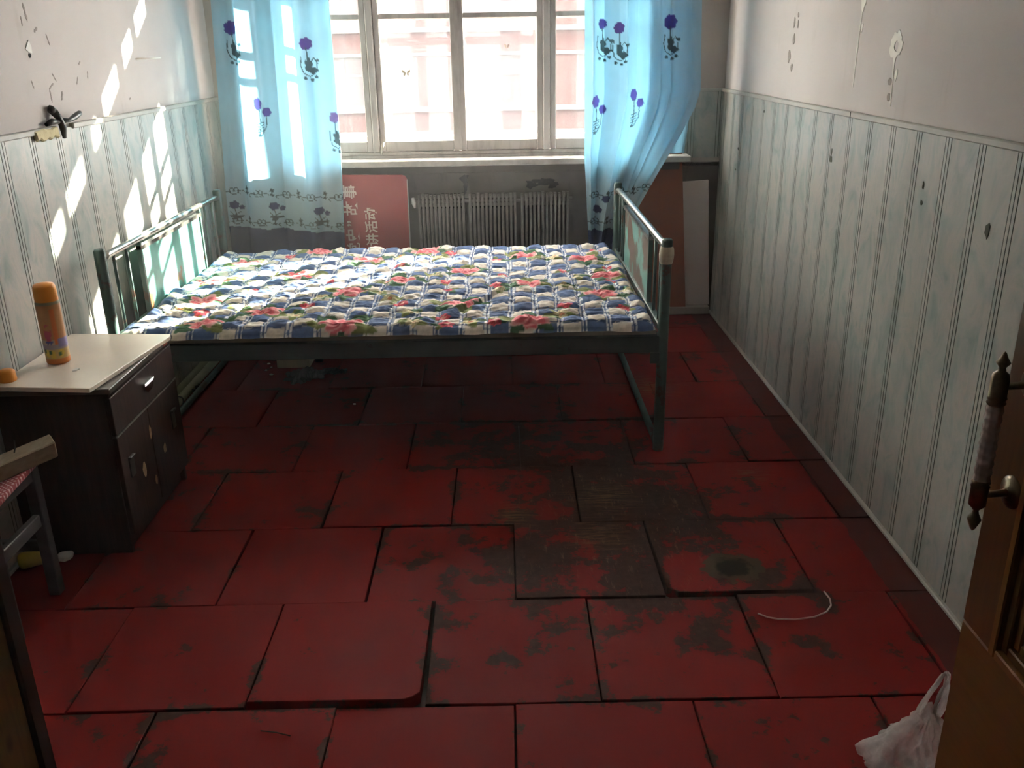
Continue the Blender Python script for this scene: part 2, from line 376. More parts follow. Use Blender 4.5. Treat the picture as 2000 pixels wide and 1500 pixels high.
# ------------------------------------------------------------------ floor: slab + every tile
fl = MB().box(XL-.25, XR+.25, -1.6, YO, -.16, -.022).build('floor', m_slab)
struct(fl, 'floor laid with worn red painted tiles in staggered rows')
Wt, Y0 = .400, 1.6167
offs = {-4: -.17, -3: -.37, -2: -.16, -1: -.366, 0: -.17, 1: -.355, 2: -.148, 3: -.325, 4: -.152, 5: -.34, 6: -.16, 7: -.35}
for k in range(-4, 8):
    ya, yb_ = max(Y0+k*Wt, YF-.21), min(Y0+(k+1)*Wt, YB)
    x = offs[k] - 3*Wt - .02
    while x < XR:
        xa, xb = x, x+Wt-.0015+random.uniform(-.001, .001); x = x + Wt - .002
        xa_, xb_ = max(xa, XL), min(xb, XR)
        if xb_-xa_ < .02: continue
        g = random.uniform(.0012, .0028); j = lambda: random.uniform(-.0022, .0022)
        p = [[xa_+g+j(), ya+g+j()], [xb_-g+j(), ya+g+j()], [xb_-g+j(), yb_-g+j()], [xa_+g+j(), yb_-g+j()]]
        for q in p: q[0] = min(max(q[0], XL+.001), XR-.001); q[1] = min(q[1], YB-.002)
        z = random.uniform(-.0025, .0025); tx, ty = random.uniform(-.006, .006), random.uniform(-.006, .006)
        if k == 0 and abs((xa+xb)/2+.37) < .12:        # the loose tile with a broken corner
            z, tx, ty = .007, 0, -.012
            p = [p[0], [p[1][0]-.045, p[1][1]+.001], [p[1][0]-.026, p[1][1]+.015], [p[1][0]-.004, p[1][1]+.030], [p[1][0]-.002, p[1][1]+.12], p[2], p[3]]
            for q in p[3:6]: q[0] -= .006
            p[0][1] += .008; p[1][1] += .006
        if k == 1 and .43 < (xa+xb)/2 < .8:
            z, ty = .005, -.010
            p = [[p[0][0]+.03, p[0][1]+.004], [p[1][0], p[1][1]+.004], p[2], p[3], [p[0][0]+.004, p[0][1]+.03]]
        cx, cy = (xa+xb)/2, (ya+yb_)/2
        zz = lambda q: z + tx*(q[0]-cx) + ty*(q[1]-cy)
        c = Vector((sum(q[0] for q in p)/len(p), sum(q[1] for q in p)/len(p), 0)); n = len(p)
        ins = [[q[0]+(c.x-q[0])*.008, q[1]+(c.y-q[1])*.008] for q in p]
        vs = [(q[0], q[1], -.024) for q in p] + [(q[0], q[1], zz(q)-.0018) for q in p] + [(q[0], q[1], zz(q)) for q in ins]
        fs = [(i, (i+1) % n, n+(i+1) % n, n+i) for i in range(n)] + [(n+i, n+(i+1) % n, 2*n+(i+1) % n, 2*n+i) for i in range(n)] + [list(range(2*n, 3*n))]
        link('tile', vs, fs, m_tile, fl, origin=((xa+xb)/2, (ya+yb_)/2, 0))

# ------------------------------------------------------------------ walls, ceiling, hall
def plank(axis, const, a, b, z0, z1, sign, parent):
    """one wall panel strip between a and b along an axis; triple groove beside its edge b"""
    t = .007; gd = .0022
    cuts = [(a, 0), (b-.032, 1), (b-.0295, 1), (b-.017, 1), (b-.0145, 1), (b-.0022, 2)]
    prof = [(a+.0004, 0), (a+.0004, t), (b-.0325, t), (b-.0318, t-gd), (b-.0298, t-gd), (b-.0290, t), (b-.0175, t), (b-.0168, t-gd), (b-.0148, t-gd), (b-.0140, t), (b-.0025, t), (b-.0018, t-gd), (b, t-gd), (b, 0)]
    def P(u, d, z): return (const+sign*d, u, z) if axis == 'y' else (u, const+sign*d, z)
    n = len(prof); vs = [P(u, d, z0) for u, d in prof] + [P(u, d, z1) for u, d in prof]
    fs, mi = [], []
    for i in range(n-1):
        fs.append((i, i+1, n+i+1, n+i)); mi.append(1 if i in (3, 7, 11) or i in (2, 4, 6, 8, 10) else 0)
    fs.append(list(range(n))[::-1]); mi.append(0); fs.append(list(range(n, 2*n))); mi.append(0)
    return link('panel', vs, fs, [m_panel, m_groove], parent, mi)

wr = MB().box(XR, XR+.2, YF-.2, YO, -.1, ZC).build('wall_right', m_wall)
struct(wr, 'right wall, flaking whitewash above pale green panels')
bd = 3.963 + .1665*5
y = bd
edges = []
while y > YF: edges.append(y); y -= .1665
prev = YB
for e in edges:
    a, b = e, min(prev, YB-.002)
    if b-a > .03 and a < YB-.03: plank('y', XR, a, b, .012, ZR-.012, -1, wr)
    prev = e
struct(MB().box(XR-.016, XR, YF+.02, YB-.002, ZR-.018, ZR, 0).build('trim_1', m_rail, bev=.003), 'grey plastic rail capping the right wall panels')
struct(MB().box(XR-.018, XR, YF+.02, YB-.002, 0.003, .016, 0).build('baseboard_right', m_rail, bev=.003), 'thin grey strip at the foot of the right wall')
MB().box(XR-.0175, XR-.0158, 2.929, 2.9305, ZR-.018, ZR).build('rail_joint', m_dullblack, wr)

wl = MB().box(XL-.2, XL, YF-.2, YO, -.1, ZC).build('wall_left', m_wall)
struct(wl, 'left wall, flaking whitewash above pale green panels')
y = 2.632 + .1722*12; prev = YB; edges = []
while y > YF: edges.append(y); y -= .1722
for e in edges:
    a, b = e, min(prev, YB-.002)
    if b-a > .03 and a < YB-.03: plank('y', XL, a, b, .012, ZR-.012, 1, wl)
    prev = e
struct(MB().box(XL, XL+.016, 3.06, YB-.002, ZR-.018, ZR).box(XL, XL+.016, YF+.02, 2.94, ZR-.018, ZR).build('trim_2', m_rail, bev=.003), 'grey plastic rail capping the left wall panels')
struct(MB().box(XL, XL+.018, YF+.02, YB-.002, .003, .016).build('baseboard_left', m_rail, bev=.003), 'thin grey strip at the foot of the left wall')

wb = MB()
wb.box(XL, WX0, YB, YO, .78, ZC).box(WX1, XR, YB, YO, .78, ZC).box(WX0, WX1, YB, YO, WZ1, ZC)
wb = wb.build('wall_back', m_wallback); struct(wb, 'back wall around the window, dingy whitewash')
wbl = MB().box(XL, XR, YB, YO, -.1, .80).build('lower_plaster', m_lower, wb)
wbl['label'] = 'sooty bare grey plaster below the window'
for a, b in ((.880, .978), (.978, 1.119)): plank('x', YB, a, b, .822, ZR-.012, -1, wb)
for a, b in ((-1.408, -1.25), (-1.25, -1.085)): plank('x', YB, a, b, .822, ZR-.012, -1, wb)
struct(MB().box(.885, XR-.017, YB-.014, YB, ZR-.016, ZR).build('trim_3', m_rail, bev=.003), 'rail on the back wall right of the window')
struct(MB().box(.86, XR-.02, YB-.05, YB, .003, .046).build('baseboard_back', m_rail, bev=.004), 'pale ledge at the foot of the back wall under the white board')
# soot blotches on the plaster above the radiator
def blob(cx, cz, rx, rz, n=22, rough=.45, seed=0):
    rr = random.Random(seed); ph = [rr.uniform(0, 6.28) for _ in range(4)]
    out = []
    for i in range(n):
        a = 2*PI*i/n; r = 1+rough*(.5*math.sin(3*a+ph[0])+.3*math.sin(5*a+ph[1])+.3*math.sin(8*a+ph[2]))+rr.uniform(-.12, .12)*rough*2
        out.append((cx+rx*r*math.cos(a), cz+rz*r*math.sin(a)))
    return out
for i, (cx, cz, rx, rz) in enumerate([(-.19, .735, .02, .022), (-.186, .69, .010, .03), (.215, .715, .05, .018), (.155, .70, .03, .018), (.265, .70, .025, .02)]):
    MB().prism([(x, YB-.0015, z) for x, z in blob(cx, cz, rx, rz, seed=i)], (0, .003, 0)).build('soot_patch', m_dullblack, wb)

struct(MB().box(XL-.2, XR+.2, -1.7, YO, ZC, ZC+.12).build('ceiling', m_ceil), 'white ceiling')
wf = MB().box(XL-.2, -.66, YF-.2, YF, -.1, ZC).box(.72, XR+.2, YF-.2, YF, -.1, ZC).box(-.66, .72, YF-.2, YF, 2.08, ZC).build('wall_front', m_wall)
struct(wf, 'wall with the doorway the view is taken from')
struct(MB().box(XL-.35, XL-.2, -1.7, YF, -.1, ZC).box(XR+.2, XR+.35, -1.7, YF, -.1, ZC).box(XL-.35, XR+.35, -1.8, -1.6, -.1, ZC).build('wall_hall', m_wall), 'hall walls behind the doorway')

# flaked spots on the right wall
def flake(wall, X, sign, pts, mat, name='peeled_patch', th=.0015):
    MB().prism([(X, y, z) for y, z in pts], (sign*th, 0, 0)).build(name, mat, wall)
def jag(cy, cz, ry, rz, n=26, seed=1, amp=.3):
    rr = random.Random(seed)
    return [(cy+ry*(1+rr.uniform(-amp, amp))*math.cos(2*PI*i/n), cz+rz*(1+rr.uniform(-amp, amp))*math.sin(2*PI*i/n)) for i in range(n)]
out_ = jag(2.686, 1.355, .040, .036, 28, 3, .22); inn = jag(2.684, 1.352, .013, .014, 28, 4, .2)
vs = [(XR-.0015, a, b) for a, b in out_] + [(XR-.0015, a, b) for a, b in inn] + [(XR+.001, a, b) for a, b in out_] + [(XR+.001, a, b) for a, b in inn]
fs = []
for i in range(28):
    j = (i+1) % 28
    fs += [(i, j, 28+j, 28+i), (i, 56+i, 56+j, j), (28+i, 28+j, 84+j, 84+i)]
o = link('peeled_patch', vs, fs, m_plasterw, wr); o['label'] = 'ring of bare white plaster where paint peeled off'
flake(wr, XR, -1, [(2.676, 1.325), (2.682, 1.30), (2.679, 1.27), (2.672, 1.19), (2.675, 1.19), (2.684, 1.27), (2.690, 1.30), (2.694, 1.322)], m_plasterw)
flake(wr, XR, -1, jag(2.662, 1.277, .011, .016, 12, 8), m_plasterw)
flake(wr, XR, -1, [(2.976, 1.455), (2.986, 1.49), (2.966, 1.51), (2.948, 1.50), (2.946, 1.475), (2.958, 1.465), (2.962, 1.45)], m_plasterw)
flake(wr, XR, -1, [(2.967, 1.455), (2.972, 1.36), (2.976, 1.23), (2.979, 1.23), (2.977, 1.36), (2.971, 1.455)], m_plasterw)
flake(wr, XR, -1, jag(2.975, 1.345, .007, .017, 10, 9), m_plasterw); flake(wr, XR, -1, jag(2.955, 1.405, .005, .012, 10, 11), m_plasterw)
for i, (a, b, ra, rb) in enumerate([(3.628, 1.375, .012, .018), (3.67, 1.315, .016, .022), (3.628, 1.276, .01, .015), (2.694, 1.215, .009, .012), (2.70, 1.257, .012, .009), (3.60, 1.46, .008, .008), (3.64, 1.435, .006, .02), (3.595, 1.43, .005, .014)]):
    flake(wr, XR, -1, jag(a, b, ra, rb, 12, 20+i), m_markdark, 'paint_chip')
for i, (a, b, ra, rb) in enumerate([(3.083, .994, .014, .012), (3.083, 1.018, .004, .013), (2.381, .963, .007, .007), (2.384, 1.008, .005, .010), (2.036, .956, .009, .020), (3.926, 1.095, .012, .006), (4.305, .902, .012, .006), (4.333, .803, .012, .006)]):
    flake(wr, XR-.0075, -1, jag(a, b, ra, rb, 12, 40+i), m_hole, 'gouge', .001)
# marks on the left wall
def slash(cy, cz, L, w, ang):
    ca, sa = math.cos(ang), math.sin(ang); out = []
    for u, v in ((-1, 0), (-.5, .8), (.1, .5), (.6, 1.0), (1, .1), (.5, -.7), (-.2, -.35), (-.6, -.9)):
        a, b = u*L, v*w; out.append((cy+a*ca-b*sa, cz+a*sa+b*ca))
    return out
for a, b, L_, w_, g_ in [(2.911, 1.488, .026, .007, 1.7), (2.88, 1.462, .014, .004, 1.5), (2.956, 1.439, .014, .006, .4), (3.024, 1.412, .018, .003, 1.9), (2.873, 1.284, .012, .004, 1.8), (2.975, 1.247, .020, .004, 1.6), (3.05, 1.243, .016, .007, 1.0), (3.02, 1.30, .016, .003, 2.2), (3.267, 1.30, .014, .004, 1.2), (3.22, 1.34, .010, .004, .5), (3.603, 1.205, .006, .004, .3), (2.99, 1.275, .020, .004, .4), (3.18, 1.285, .016, .003, .9)]:
    flake(wl, XL, 1, slash(a, b, L_, w_, g_), m_markdark, 'paint_chip', .001)
flake(wl, XL, 1, [(2.868, 1.385), (2.895, 1.41), (2.905, 1.392), (2.902, 1.372), (2.885, 1.375)], m_paper, 'paper_scrap', .003)
flake(wl, XL, 1, jag(2.888, 1.367, .008, .006, 9, 77), m_dullblack, 'scorch_mark')
# black wire bundle poking from the wall above the rail
sb = MB()
sb.tube([(XL+.020, 2.972, 1.118), (XL+.024, 2.966, 1.15), (XL+.022, 2.956, 1.180), (XL+.014, 2.944, 1.200)], [.006, .011, .010, .013], 9)
sb.tube([(XL+.008, 2.930, 1.200), (XL+.012, 2.938, 1.207), (XL+.014, 2.950, 1.206)], [.008, .015, .009], 9)
sb.tube([(XL+.022, 2.962, 1.172), (XL+.030, 3.005, 1.170), (XL+.032, 3.045, 1.178), (XL+.030, 3.085, 1.186), (XL+.026, 3.105, 1.190)], [.009, .006, .010, .009, .003], 9)
sb.tube([(XL+.012, 2.885, 1.166), (XL+.016, 2.915, 1.172), (XL+.020, 2.955, 1.170)], [.006, .010, .007], 9)
tag(sb.build('wire_stub', m_black), 'black knot of old wires sticking out of the left wall above the rail', 'wires')
_r = random.Random(4)
fv = [(2.795+.018*k+_r.uniform(-.004, .004), 1.155+_r.uniform(-.003, .003)) for k in range(9)] + [(2.945-.018*k+_r.uniform(-.004, .004), 1.124+_r.uniform(-.006, .006)) for k in range(9)]
tag(MB().prism([(XL+.0075, a, b) for a, b in fv], (.013, 0, 0)).build('foam_lump', m_foam, bev=.004), 'yellowed foam lump on the left rail beside the wire knot', 'foam')
tag(MB().tube([(XL-.002, 3.72, 1.345), (XL+.03, 3.80, 1.346), (XL+.045, 3.87, 1.348)], [.004, .0035, .003], 8).build('wall_peg', m_paper), 'thin pale peg sticking out of the left wall beside the light band', 'peg')

# ------------------------------------------------------------------ window
win = bpy.data.objects.new('window_1', None); COL.objects.link(win); win.location = (-.2, YB+.03, WZ0); ORI[win.name] = Vector(win.location)
struct(win, 'double casement window with weathered wooden frames and dusty glass')
def casement(y0, yd, tag_, mulls, pane_mats, rail_z, transom, st=.029):
    # outer frame
    fr = MB().box(WX0, WX0+.045, y0-.01, y0+yd+.01, WZ0+.012, WZ1).box(WX1-.045, WX1, y0-.01, y0+yd+.01, WZ0+.012, WZ1)
    fr.box(WX0+.045, WX1-.045, y0-.01, y0+yd+.01, WZ0+.012, WZ0+.030).box(WX0+.045, WX1-.045, y0-.01, y0+yd+.01, WZ1-.045, WZ1)
    fr.box(WX0+.045, WX1-.045, y0-.008, y0+yd+.008, transom[0], transom[1])
    fr.build('frame', m_winwood, win, bev=.004)
    MB().box(mulls[1]-.008, mulls[1]+.008, y0-.007, y0-.0005, WZ0+.034, transom[0]-.004).build('astragal', m_winwood, win)
    xs = [WX0+.045] + mulls + [WX1-.045]
    for i, mx in enumerate(mulls):
        hw = .034 if i != 1 else .012
        if i not in (1, 3): MB().box(mx-.017, mx+.017, y0-.014, y0+yd+.006, WZ0+.030, WZ1-.045).build('mullion', m_winwood, win, bev=.004)
    for i in range(len(xs)-1):
        l = xs[i] + (.017 if i in (1, 3) else (.002 if i in (2, 4) else 0)); r = xs[i+1] - (.017 if i in (0, 2) else (.002 if i in (1, 3) else 0))
        l += .0015; r -= .0015
        for (z0, z1, nm) in ((WZ0+.032, transom[0]-.002, 'sash'), (transom[1]+.002, WZ1-.047, 'top_light')):
            br = rail_z if nm == 'sash' else .035
            sb = MB().box(l, l+st, y0, y0+yd, z0, z1).box(r-st, r, y0, y0+yd, z0, z1).box(l+st, r-st, y0, y0+yd, z0, z0+br).box(l+st, r-st, y0, y0+yd, z1-.035, z1)
            s_ = sb.build(nm, m_winwood, win, bev=.003)
            cuts = [z0+br, z1-.035]
            if nm == 'sash':
                MB().box(l+st, r-st, y0+.006, y0+yd-.006, 1.502, 1.524).build('muntin', m_winwood, s_)
                cuts = [z0+br, 1.502, 1.524, z1-.035]
            for q in range(0, len(cuts), 2):
                MB().box(l+st-.002, r-st+.002, y0+yd*.5-.0015, y0+yd*.5+.0015, cuts[q]-.002, cuts[q+1]+.002).build('pane', pane_mats[i], s_)
            if nm == 'sash' and tag_ == 'inner' and i in (1, 2):
                yy = y0+yd*.5-.0035; bx, bz = ((-.461, 1.254), (.040, 1.370))[i-1]; k = (1, .6)[i-1]
                b = MB()
                for sx in (-1, 1):
                    b.prism([(bx+sx*.001, yy, bz), (bx+sx*.012*k, yy, bz+.012*k), (bx+sx*.022*k, yy, bz+.014*k), (bx+sx*.021*k, yy, bz+.003*k), (bx+sx*.012*k, yy, bz-.002*k)], (0, .0012, 0))
                    b.prism([(bx+sx*.001, yy, bz-.001), (bx+sx*.012*k, yy, bz-.003*k), (bx+sx*.014*k, yy, bz-.012*k), (bx+sx*.006*k, yy, bz-.015*k)], (0, .0012, 0))
                b.build('butterfly_sticker', m_tape, s_)
mulls = [-.628, -.204, .234, .660]
casement(YB+.012, .036, 'inner', mulls, [m_glass_c, m_glass_d, m_glass_d, m_glass_c, m_glass_c], .050, (1.87, 2.005))
casement(YB+.185, .036, 'outer', [-.640, -.210, .240, .665], [m_glass_c]*5, .060, (1.87, 2.0), .016)
MB().tube([(-.605, YB-.012, .868), (-.597, YB-.022, .90), (-.590, YB-.014, .925)], .006, 8).build('latch', m_rail, win)
MB().box(WX0-.04, WX1+.07, YB-.130, YB+.20, WZ0-.03, WZ0).build('window_sill', m_sill, win, bev=.004)
MB().box(WX0-.04, WX1+.03, YB-.050, YB, WZ0-.075, WZ0-.03).build('sill_apron', m_lower, win, bev=.004)
MB().box(WX0, WX1, YB-.002, YB+.055, WZ0, WZ0+.013).build('sill_strip', m_winwood, win)

# ------------------------------------------------------------------ outside: the apartment block opposite
bl = thing('apartment_building', 'pink apartment block with white ledges seen through the window', 'building', (-2.5, 36, -8))
FY = 35.0
ZF = [(-.71+2.77*k, 1.07+2.77*k) for k in range(-3, 3)]
x_edges = [-6.45+4.65*k for k in range(-3, 4)]
zs = [-8.0]
for a, b in ZF: zs += [a, b]
zs.append(8.2)
wallb = MB()
for i in range(0, len(zs), 2): wallb.box(-21.5, 13.0, FY, FY+8, zs[i], zs[i+1])
for x in x_edges + [x_edges[-1]+4.65]:
    for a, b in ZF: wallb.box(x-1.2, x, FY, FY+8, a, b)
wallb.build('wall', m_pinkwall, bl)
led = MB()
for a, b in ZF: led.box(-21.6, 13.1, FY-.18, FY, a-.17, a)
for a, b in ZF: led.box(-21.6, 13.1, FY-.07, FY, b, b+.12)
led.build('ledge', m_whiteband, bl)
for x in x_edges[1:6]:
    for a, b in ZF[2:5]:
        w0, w1 = x, x+3.45; fr = MB(); zt = a+1.13
        fr.box(w0, w1, FY+.02, FY+.10, a, a+.07).box(w0, w1, FY+.02, FY+.10, b-.07, b).box(w0, w1, FY+.02, FY+.10, zt-.04, zt+.04)
        xs = [w0, w0+.72, w0+1.70, w0+2.70, w1]
        for q in xs: fr.box(min(max(q-.045, w0), w1-.09), min(max(q+.045, w0+.09), w1), FY+.015, FY+.105, a, b)
        wn = fr.build('window', m_whiteband, bl)
        for q in range(4):
            for za, zb in ((a+.07, zt-.04), (zt+.04, b-.07)):
                MB().box(xs[q]+.03, xs[q+1]-.03, FY+.05, FY+.07, za-.01, zb+.01).build('pane', m_farglass, wn)
        MB().box(w0, w1, FY+1.2, FY+1.3, a, b).build('room_wall', m_whiteband, wn)
m_outer = M('outer_sky_blocker', (.075, .05, .042), (.06, .04, .034), .95, 2)  # unseen own-building wall, put in to cut sky light on the block opposite
struct(MB().box(-16, WX0-.25, YO, YO+.02, -8, 9).box(WX1+.25, 15, YO, YO+.02, -8, 9).box(WX0-.25, WX1+.25, YO, YO+.02, -8, .70).box(WX0-.25, WX1+.25, YO, YO+.02, 2.45, 9).build('wall_sky_blocker', m_outer), 'unseen outer wall added to block sky light from the facade opposite')
struct(MB().box(-40, 40, YO+.3, 60, -8.3, -8.0).build('ground', m_ground), 'unseen ground far below the window, added for bounced light')  # ground plane out of view, put in to bounce light

# ------------------------------------------------------------------ curtains
def grid_faces(nu, nv):
    a = np.arange(nu*nv).reshape(nv, nu)
    return np.stack([a[:-1, :-1], a[1:, :-1], a[1:, 1:], a[:-1, 1:]], -1).reshape(-1, 4)
def grid_obj(name, co, nu, nv, cols, mat, parent=None, origin=(0,0,0), extra_faces=None):
    me = bpy.data.meshes.new(name); f = grid_faces(nu, nv)
    ploc = ORI[parent.name] if parent is not None else Vector((0,0,0)); origin = Vector(origin)
    co = co - np.array(origin)
    fl_ = f.tolist()
    if extra_faces: fl_ += extra_faces
    me.from_pydata(co.tolist(), [], fl_)
    me.polygons.foreach_set('use_smooth', [True]*len(me.polygons))
    ca = me.color_attributes.new('Col', 'FLOAT_COLOR', 'POINT')
    ca.data.foreach_set('color', np.concatenate([cols, np.ones((len(cols), 1))], 1).astype(np.float32).ravel())
    me.materials.append(mat); me.update()
    o = bpy.data.objects.new(name, me); COL.objects.link(o)
    if parent is not None: o.parent = parent
    o.location = origin - ploc; ORI[o.name] = origin
    return o
def vnoise(u, v, seed, n=64):
    g = np.random.RandomState(seed).rand(n, n)
    iu, iv = np.floor(u).astype(int), np.floor(v).astype(int); fu, fv_ = u-iu, v-iv
    fu = fu*fu*(3-2*fu); fv_ = fv_*fv_*(3-2*fv_)
    a = g[iv % n, iu % n]; b = g[iv % n, (iu+1) % n]; c = g[(iv+1) % n, iu % n]; d = g[(iv+1) % n, (iu+1) % n]
    return (a*(1-fu)+b*fu)*(1-fv_) + (c*(1-fu)+d*fu)*fv_
def disc(col, X, Z, x, z, rx, rz, color, wob=.18, k=5, ph=0):
    a = np.arctan2((Z-z)/rz, (X-x)/rx); r = np.hypot((X-x)/rx, (Z-z)/rz)
    m = r < 1+wob*np.sin(k*a+ph); col[m] = color
def seg(col, X, Z, pts, w, color):
    for (x0, z0), (x1, z1) in zip(pts[:-1], pts[1:]):
        dx, dz = x1-x0, z1-z0; L = dx*dx+dz*dz+1e-12
        t = np.clip(((X-x0)*dx+(Z-z0)*dz)/L, 0, 1)
        m = np.hypot(X-x0-t*dx, Z-z0-t*dz) < w; col[m] = color
PURP = (.085, .05, .22); PURP2 = (.12, .07, .26); LEAF = (.06, .085, .09); NAVY = (.040, .055, .14); CLOTH = (.50, .63, .67)
def motif_bud(col, X, Z, x, z, s=1, p=PURP):
    disc(col, X, Z, x, z, .029*s, .032*s, p, .06, 7, x*9)
    seg(col, X, Z, [(x, z-.02), (x+.003, z-.07)], .0024, LEAF)
    k = 1.25
    disc(col, X, Z, x+.004, z-.092, .014, .027, LEAF, .2, 5, 1); disc(col, X, Z, x+.020, z-.118, .022, .013, LEAF, .2, 4, 2)
    seg(col, X, Z, [(x-.018*k, z-.055), (x-.022*k, z-.095), (x-.014*k, z-.128), (x+.006*k, z-.145), (x+.028*k, z-.125), (x+.032*k, z-.085), (x+.020*k, z-.062), (x+.008*k, z-.085)], .0022, LEAF)
    for dx, dz in ((-.012, -.152), (.014, -.160), (.032, -.148), (.042, -.075)): disc(col, X, Z, x+dx, z+dz, .008, .007, LEAF, .1)
def motif_pair(col, X, Z, x, z, p=PURP2):
    disc(col, X, Z, x-.010, z+.014, .018, .028, p, .07, 6, .5); disc(col, X, Z, x+.026, z-.024, .018, .021, p, .07, 6, 2)
    seg(col, X, Z, [(x-.006, z-.01), (x-.004, z-.07), (x-.012, z-.125)], .0022, LEAF); seg(col, X, Z, [(x+.024, z-.04), (x+.020, z-.09), (x-.004, z-.13)], .0020, LEAF)
    for q in range(4): seg(col, X, Z, [(x-.020, z-.08-.012*q), (x+.008, z-.070-.012*q)], .0024, LEAF)
    disc(col, X, Z, x-.014, z-.130, .009, .007, LEAF, .2)
def border(col, X, Z, z0f, x0, x1, tops=True):
    """scroll line of loops and small sprigs; z0f gives its height at x"""
    x = x0; k = 1.42
    while x < x1:
        z = z0f(x)
        t = np.linspace(0, 2*PI, 13)
        seg(col, X, Z, [(x+k*(.020+.011*math.cos(a)), z+k*(.003+.006*math.sin(a))) for a in t[:9]], .0018, LEAF)
        for dx in (.036, .050): seg(col, X, Z, [(x+k*(dx+.0065*math.cos(a)), z+k*(.012+.0065*math.sin(a))) for a in t], .0020, LEAF)
        seg(col, X, Z, [(x+k*.032, z), (x+k*.043, z-.005), (x+k*.055, z)], .0020, LEAF)
        seg(col, X, Z, [(x+k*(.066+.011*math.cos(a)), z+k*(.003+.006*math.sin(a))) for a in t[:9]], .0018, LEAF)
        xs_ = x+k*.088; seg(col, X, Z, [(xs_, z-.004), (xs_, z+.034)], .0026, LEAF); disc(col, X, Z, xs_, z+.024, .009, .008, LEAF, .3, 4); disc(col, X, Z, xs_, z+.003, .011, .005, LEAF, .3, 4)
        x += .0895*k
m_curt = vcol_mat('blue_curtain_cloth', .9, .46, .03)

def curtain(root_loc, label, s_to_x, depth, z_top, z_bot, nu, nv, paint, name='cloth', parent=None, yb=4.475):
    s = np.linspace(0, 1, nu); t = np.linspace(0, 1, nv)
    SS, TT = np.meshgrid(s, t); Z = z_top + (z_bot(SS)-z_top)*TT
    X = s_to_x(SS, Z); Y = yb + depth(SS, Z)
    cols = np.tile(np.array(CLOTH), (nu*nv, 1))
    cols *= (1+.06*(vnoise(SS*40, TT*60, 3)-.5)).ravel()[:, None]
    paint(cols, SS.ravel(), X.ravel(), Z.ravel())
    return grid_obj(name, np.stack([X, Y, Z], -1).reshape(-1, 3), nu, nv, cols, m_curt, parent, root_loc)

cl = thing('curtain', 'blue curtain with purple flower print on the left of the window, navy hem', 'curtain', (-1.07, 4.5, .4), 'window curtains')
def xl_(SS, Z):
    L = np.interp(Z, [.40, .72, 1.59, 2.35], [-1.372, -1.366, -1.320, -1.29]); R = np.interp(Z, [.40, .89, 1.58, 2.35], [-.805, -.785, -.785, -.80])
    w = SS + .020*np.sin(2*PI*3.1*SS+.5) + .012*np.sin(2*PI*6.3*SS+1)
    return L+(R-L)*np.clip(w, -.01, 1.01)
def dl_(SS, Z):
    k = .7+.3*np.clip((Z-.5)/1.2, 0, 1)
    return .034*k*np.sin(2*PI*(SS/.40+.03*np.sin(Z*2.2))-.63) + .005*np.sin(2*PI*6.1*SS+1.1*Z) + .0018*np.sin(2*PI*13*SS+3*Z)*np.clip(Z-.7, 0, 1) + .012*np.exp(-((SS-.965)/.03)**2)
def paint_l(col, s, X, Z):
    hem = .527 + .020*np.interp(X, [-1.37, -1.1, -.8], [1, .2, -1.3]) + .006*np.abs(np.sin(PI*(X+.02)/.1271))
    border(col, X, Z, lambda x: .690+np.interp(x, [-1.37, -1.1, -.8], [.022, -.005, -.028]), -1.38, -.80)
    for x, z in ((-1.325, .655), (-1.125, .648), (-.905, .620)):
        disc(col, X, Z, x, z, .022, .019, NAVY, .1, 6, x*5); disc(col, X, Z, x+.034, z-.014, .013, .012, NAVY, .1, 5)
        seg(col, X, Z, [(x, z-.02), (x+.006, z-.05)], .002, LEAF); disc(col, X, Z, x+.004, z-.058, .026, .010, LEAF, .4, 3, 1); seg(col, X, Z, [(x-.02, z-.03), (x-.005, z-.05), (x+.025, z-.035)], .002, LEAF)
    m = Z < hem; col[m] = NAVY
    border(col, X, Z, lambda x: .545+np.interp(x, [-1.37, -1.1, -.8], [.020, .004, -.026]), -1.38, -.80)
    m2 = (Z < hem-.002); col[m2] = NAVY
    motif_bud(col, X, Z, -1.246, 1.470); motif_bud(col, X, Z, -.896, 1.395, .85, (.13, .055, .22)); motif_pair(col, X, Z, -1.137, 1.118)
    motif_bud(col, X, Z, -1.09, 1.86); motif_pair(col, X, Z, -1.25, 2.05); motif_pair(col, X, Z, -.86, 1.75)
    motif_bud(col, X, Z, -.80, 1.06, .8, (.2, .10, .22))
curtain((-1.07, 4.5, .4), '', xl_, dl_, 2.36, lambda s_: .30+0*s_, 190, 420, paint_l, 'cloth', cl)

cr = thing('curtain', 'blue curtain on the right of the window, swept aside behind the bed end', 'curtain', (.68, 4.5, .3), 'window curtains')
def xr_(SS, Z):
    L = np.interp(Z, [.30, .43, .87, 1.56, 2.35], [.445, .432, .401, .393, .39])
    R = np.interp(Z, [.30, .43, .566, .616, .80, .95, 1.08, 1.16, 1.56, 2.35], [.54, .59, .652, .680, .780, .865, .930, .951, .934, .92])
    w = SS + .018*np.sin(2*PI*3.3*SS+1.0) + .010*np.sin(2*PI*7.1*SS)
    return L+(R-L)*np.clip(w, -.01, 1.01)
def dr_(SS, Z):
    ph = np.interp(SS, [0, .08, .155, .20, .29, .37, .47, .57, .66, .75, 1.0], [0, -.6, .4, 1.0, -.5, -1.0, .5, .9, -.2, -.35, -.1])
    amp = .042
    sw = np.clip((1.12-Z)/.6, 0, 1)*np.clip((SS-.5)/.5, 0, 1)
    return amp*ph + .0045*np.sin(2*PI*5.5*SS+.9*Z) + .0015*np.sin(2*PI*13*SS+2*Z) + .03*sw*np.sin(PI*np.clip((SS-.55)/.45, 0, 1))
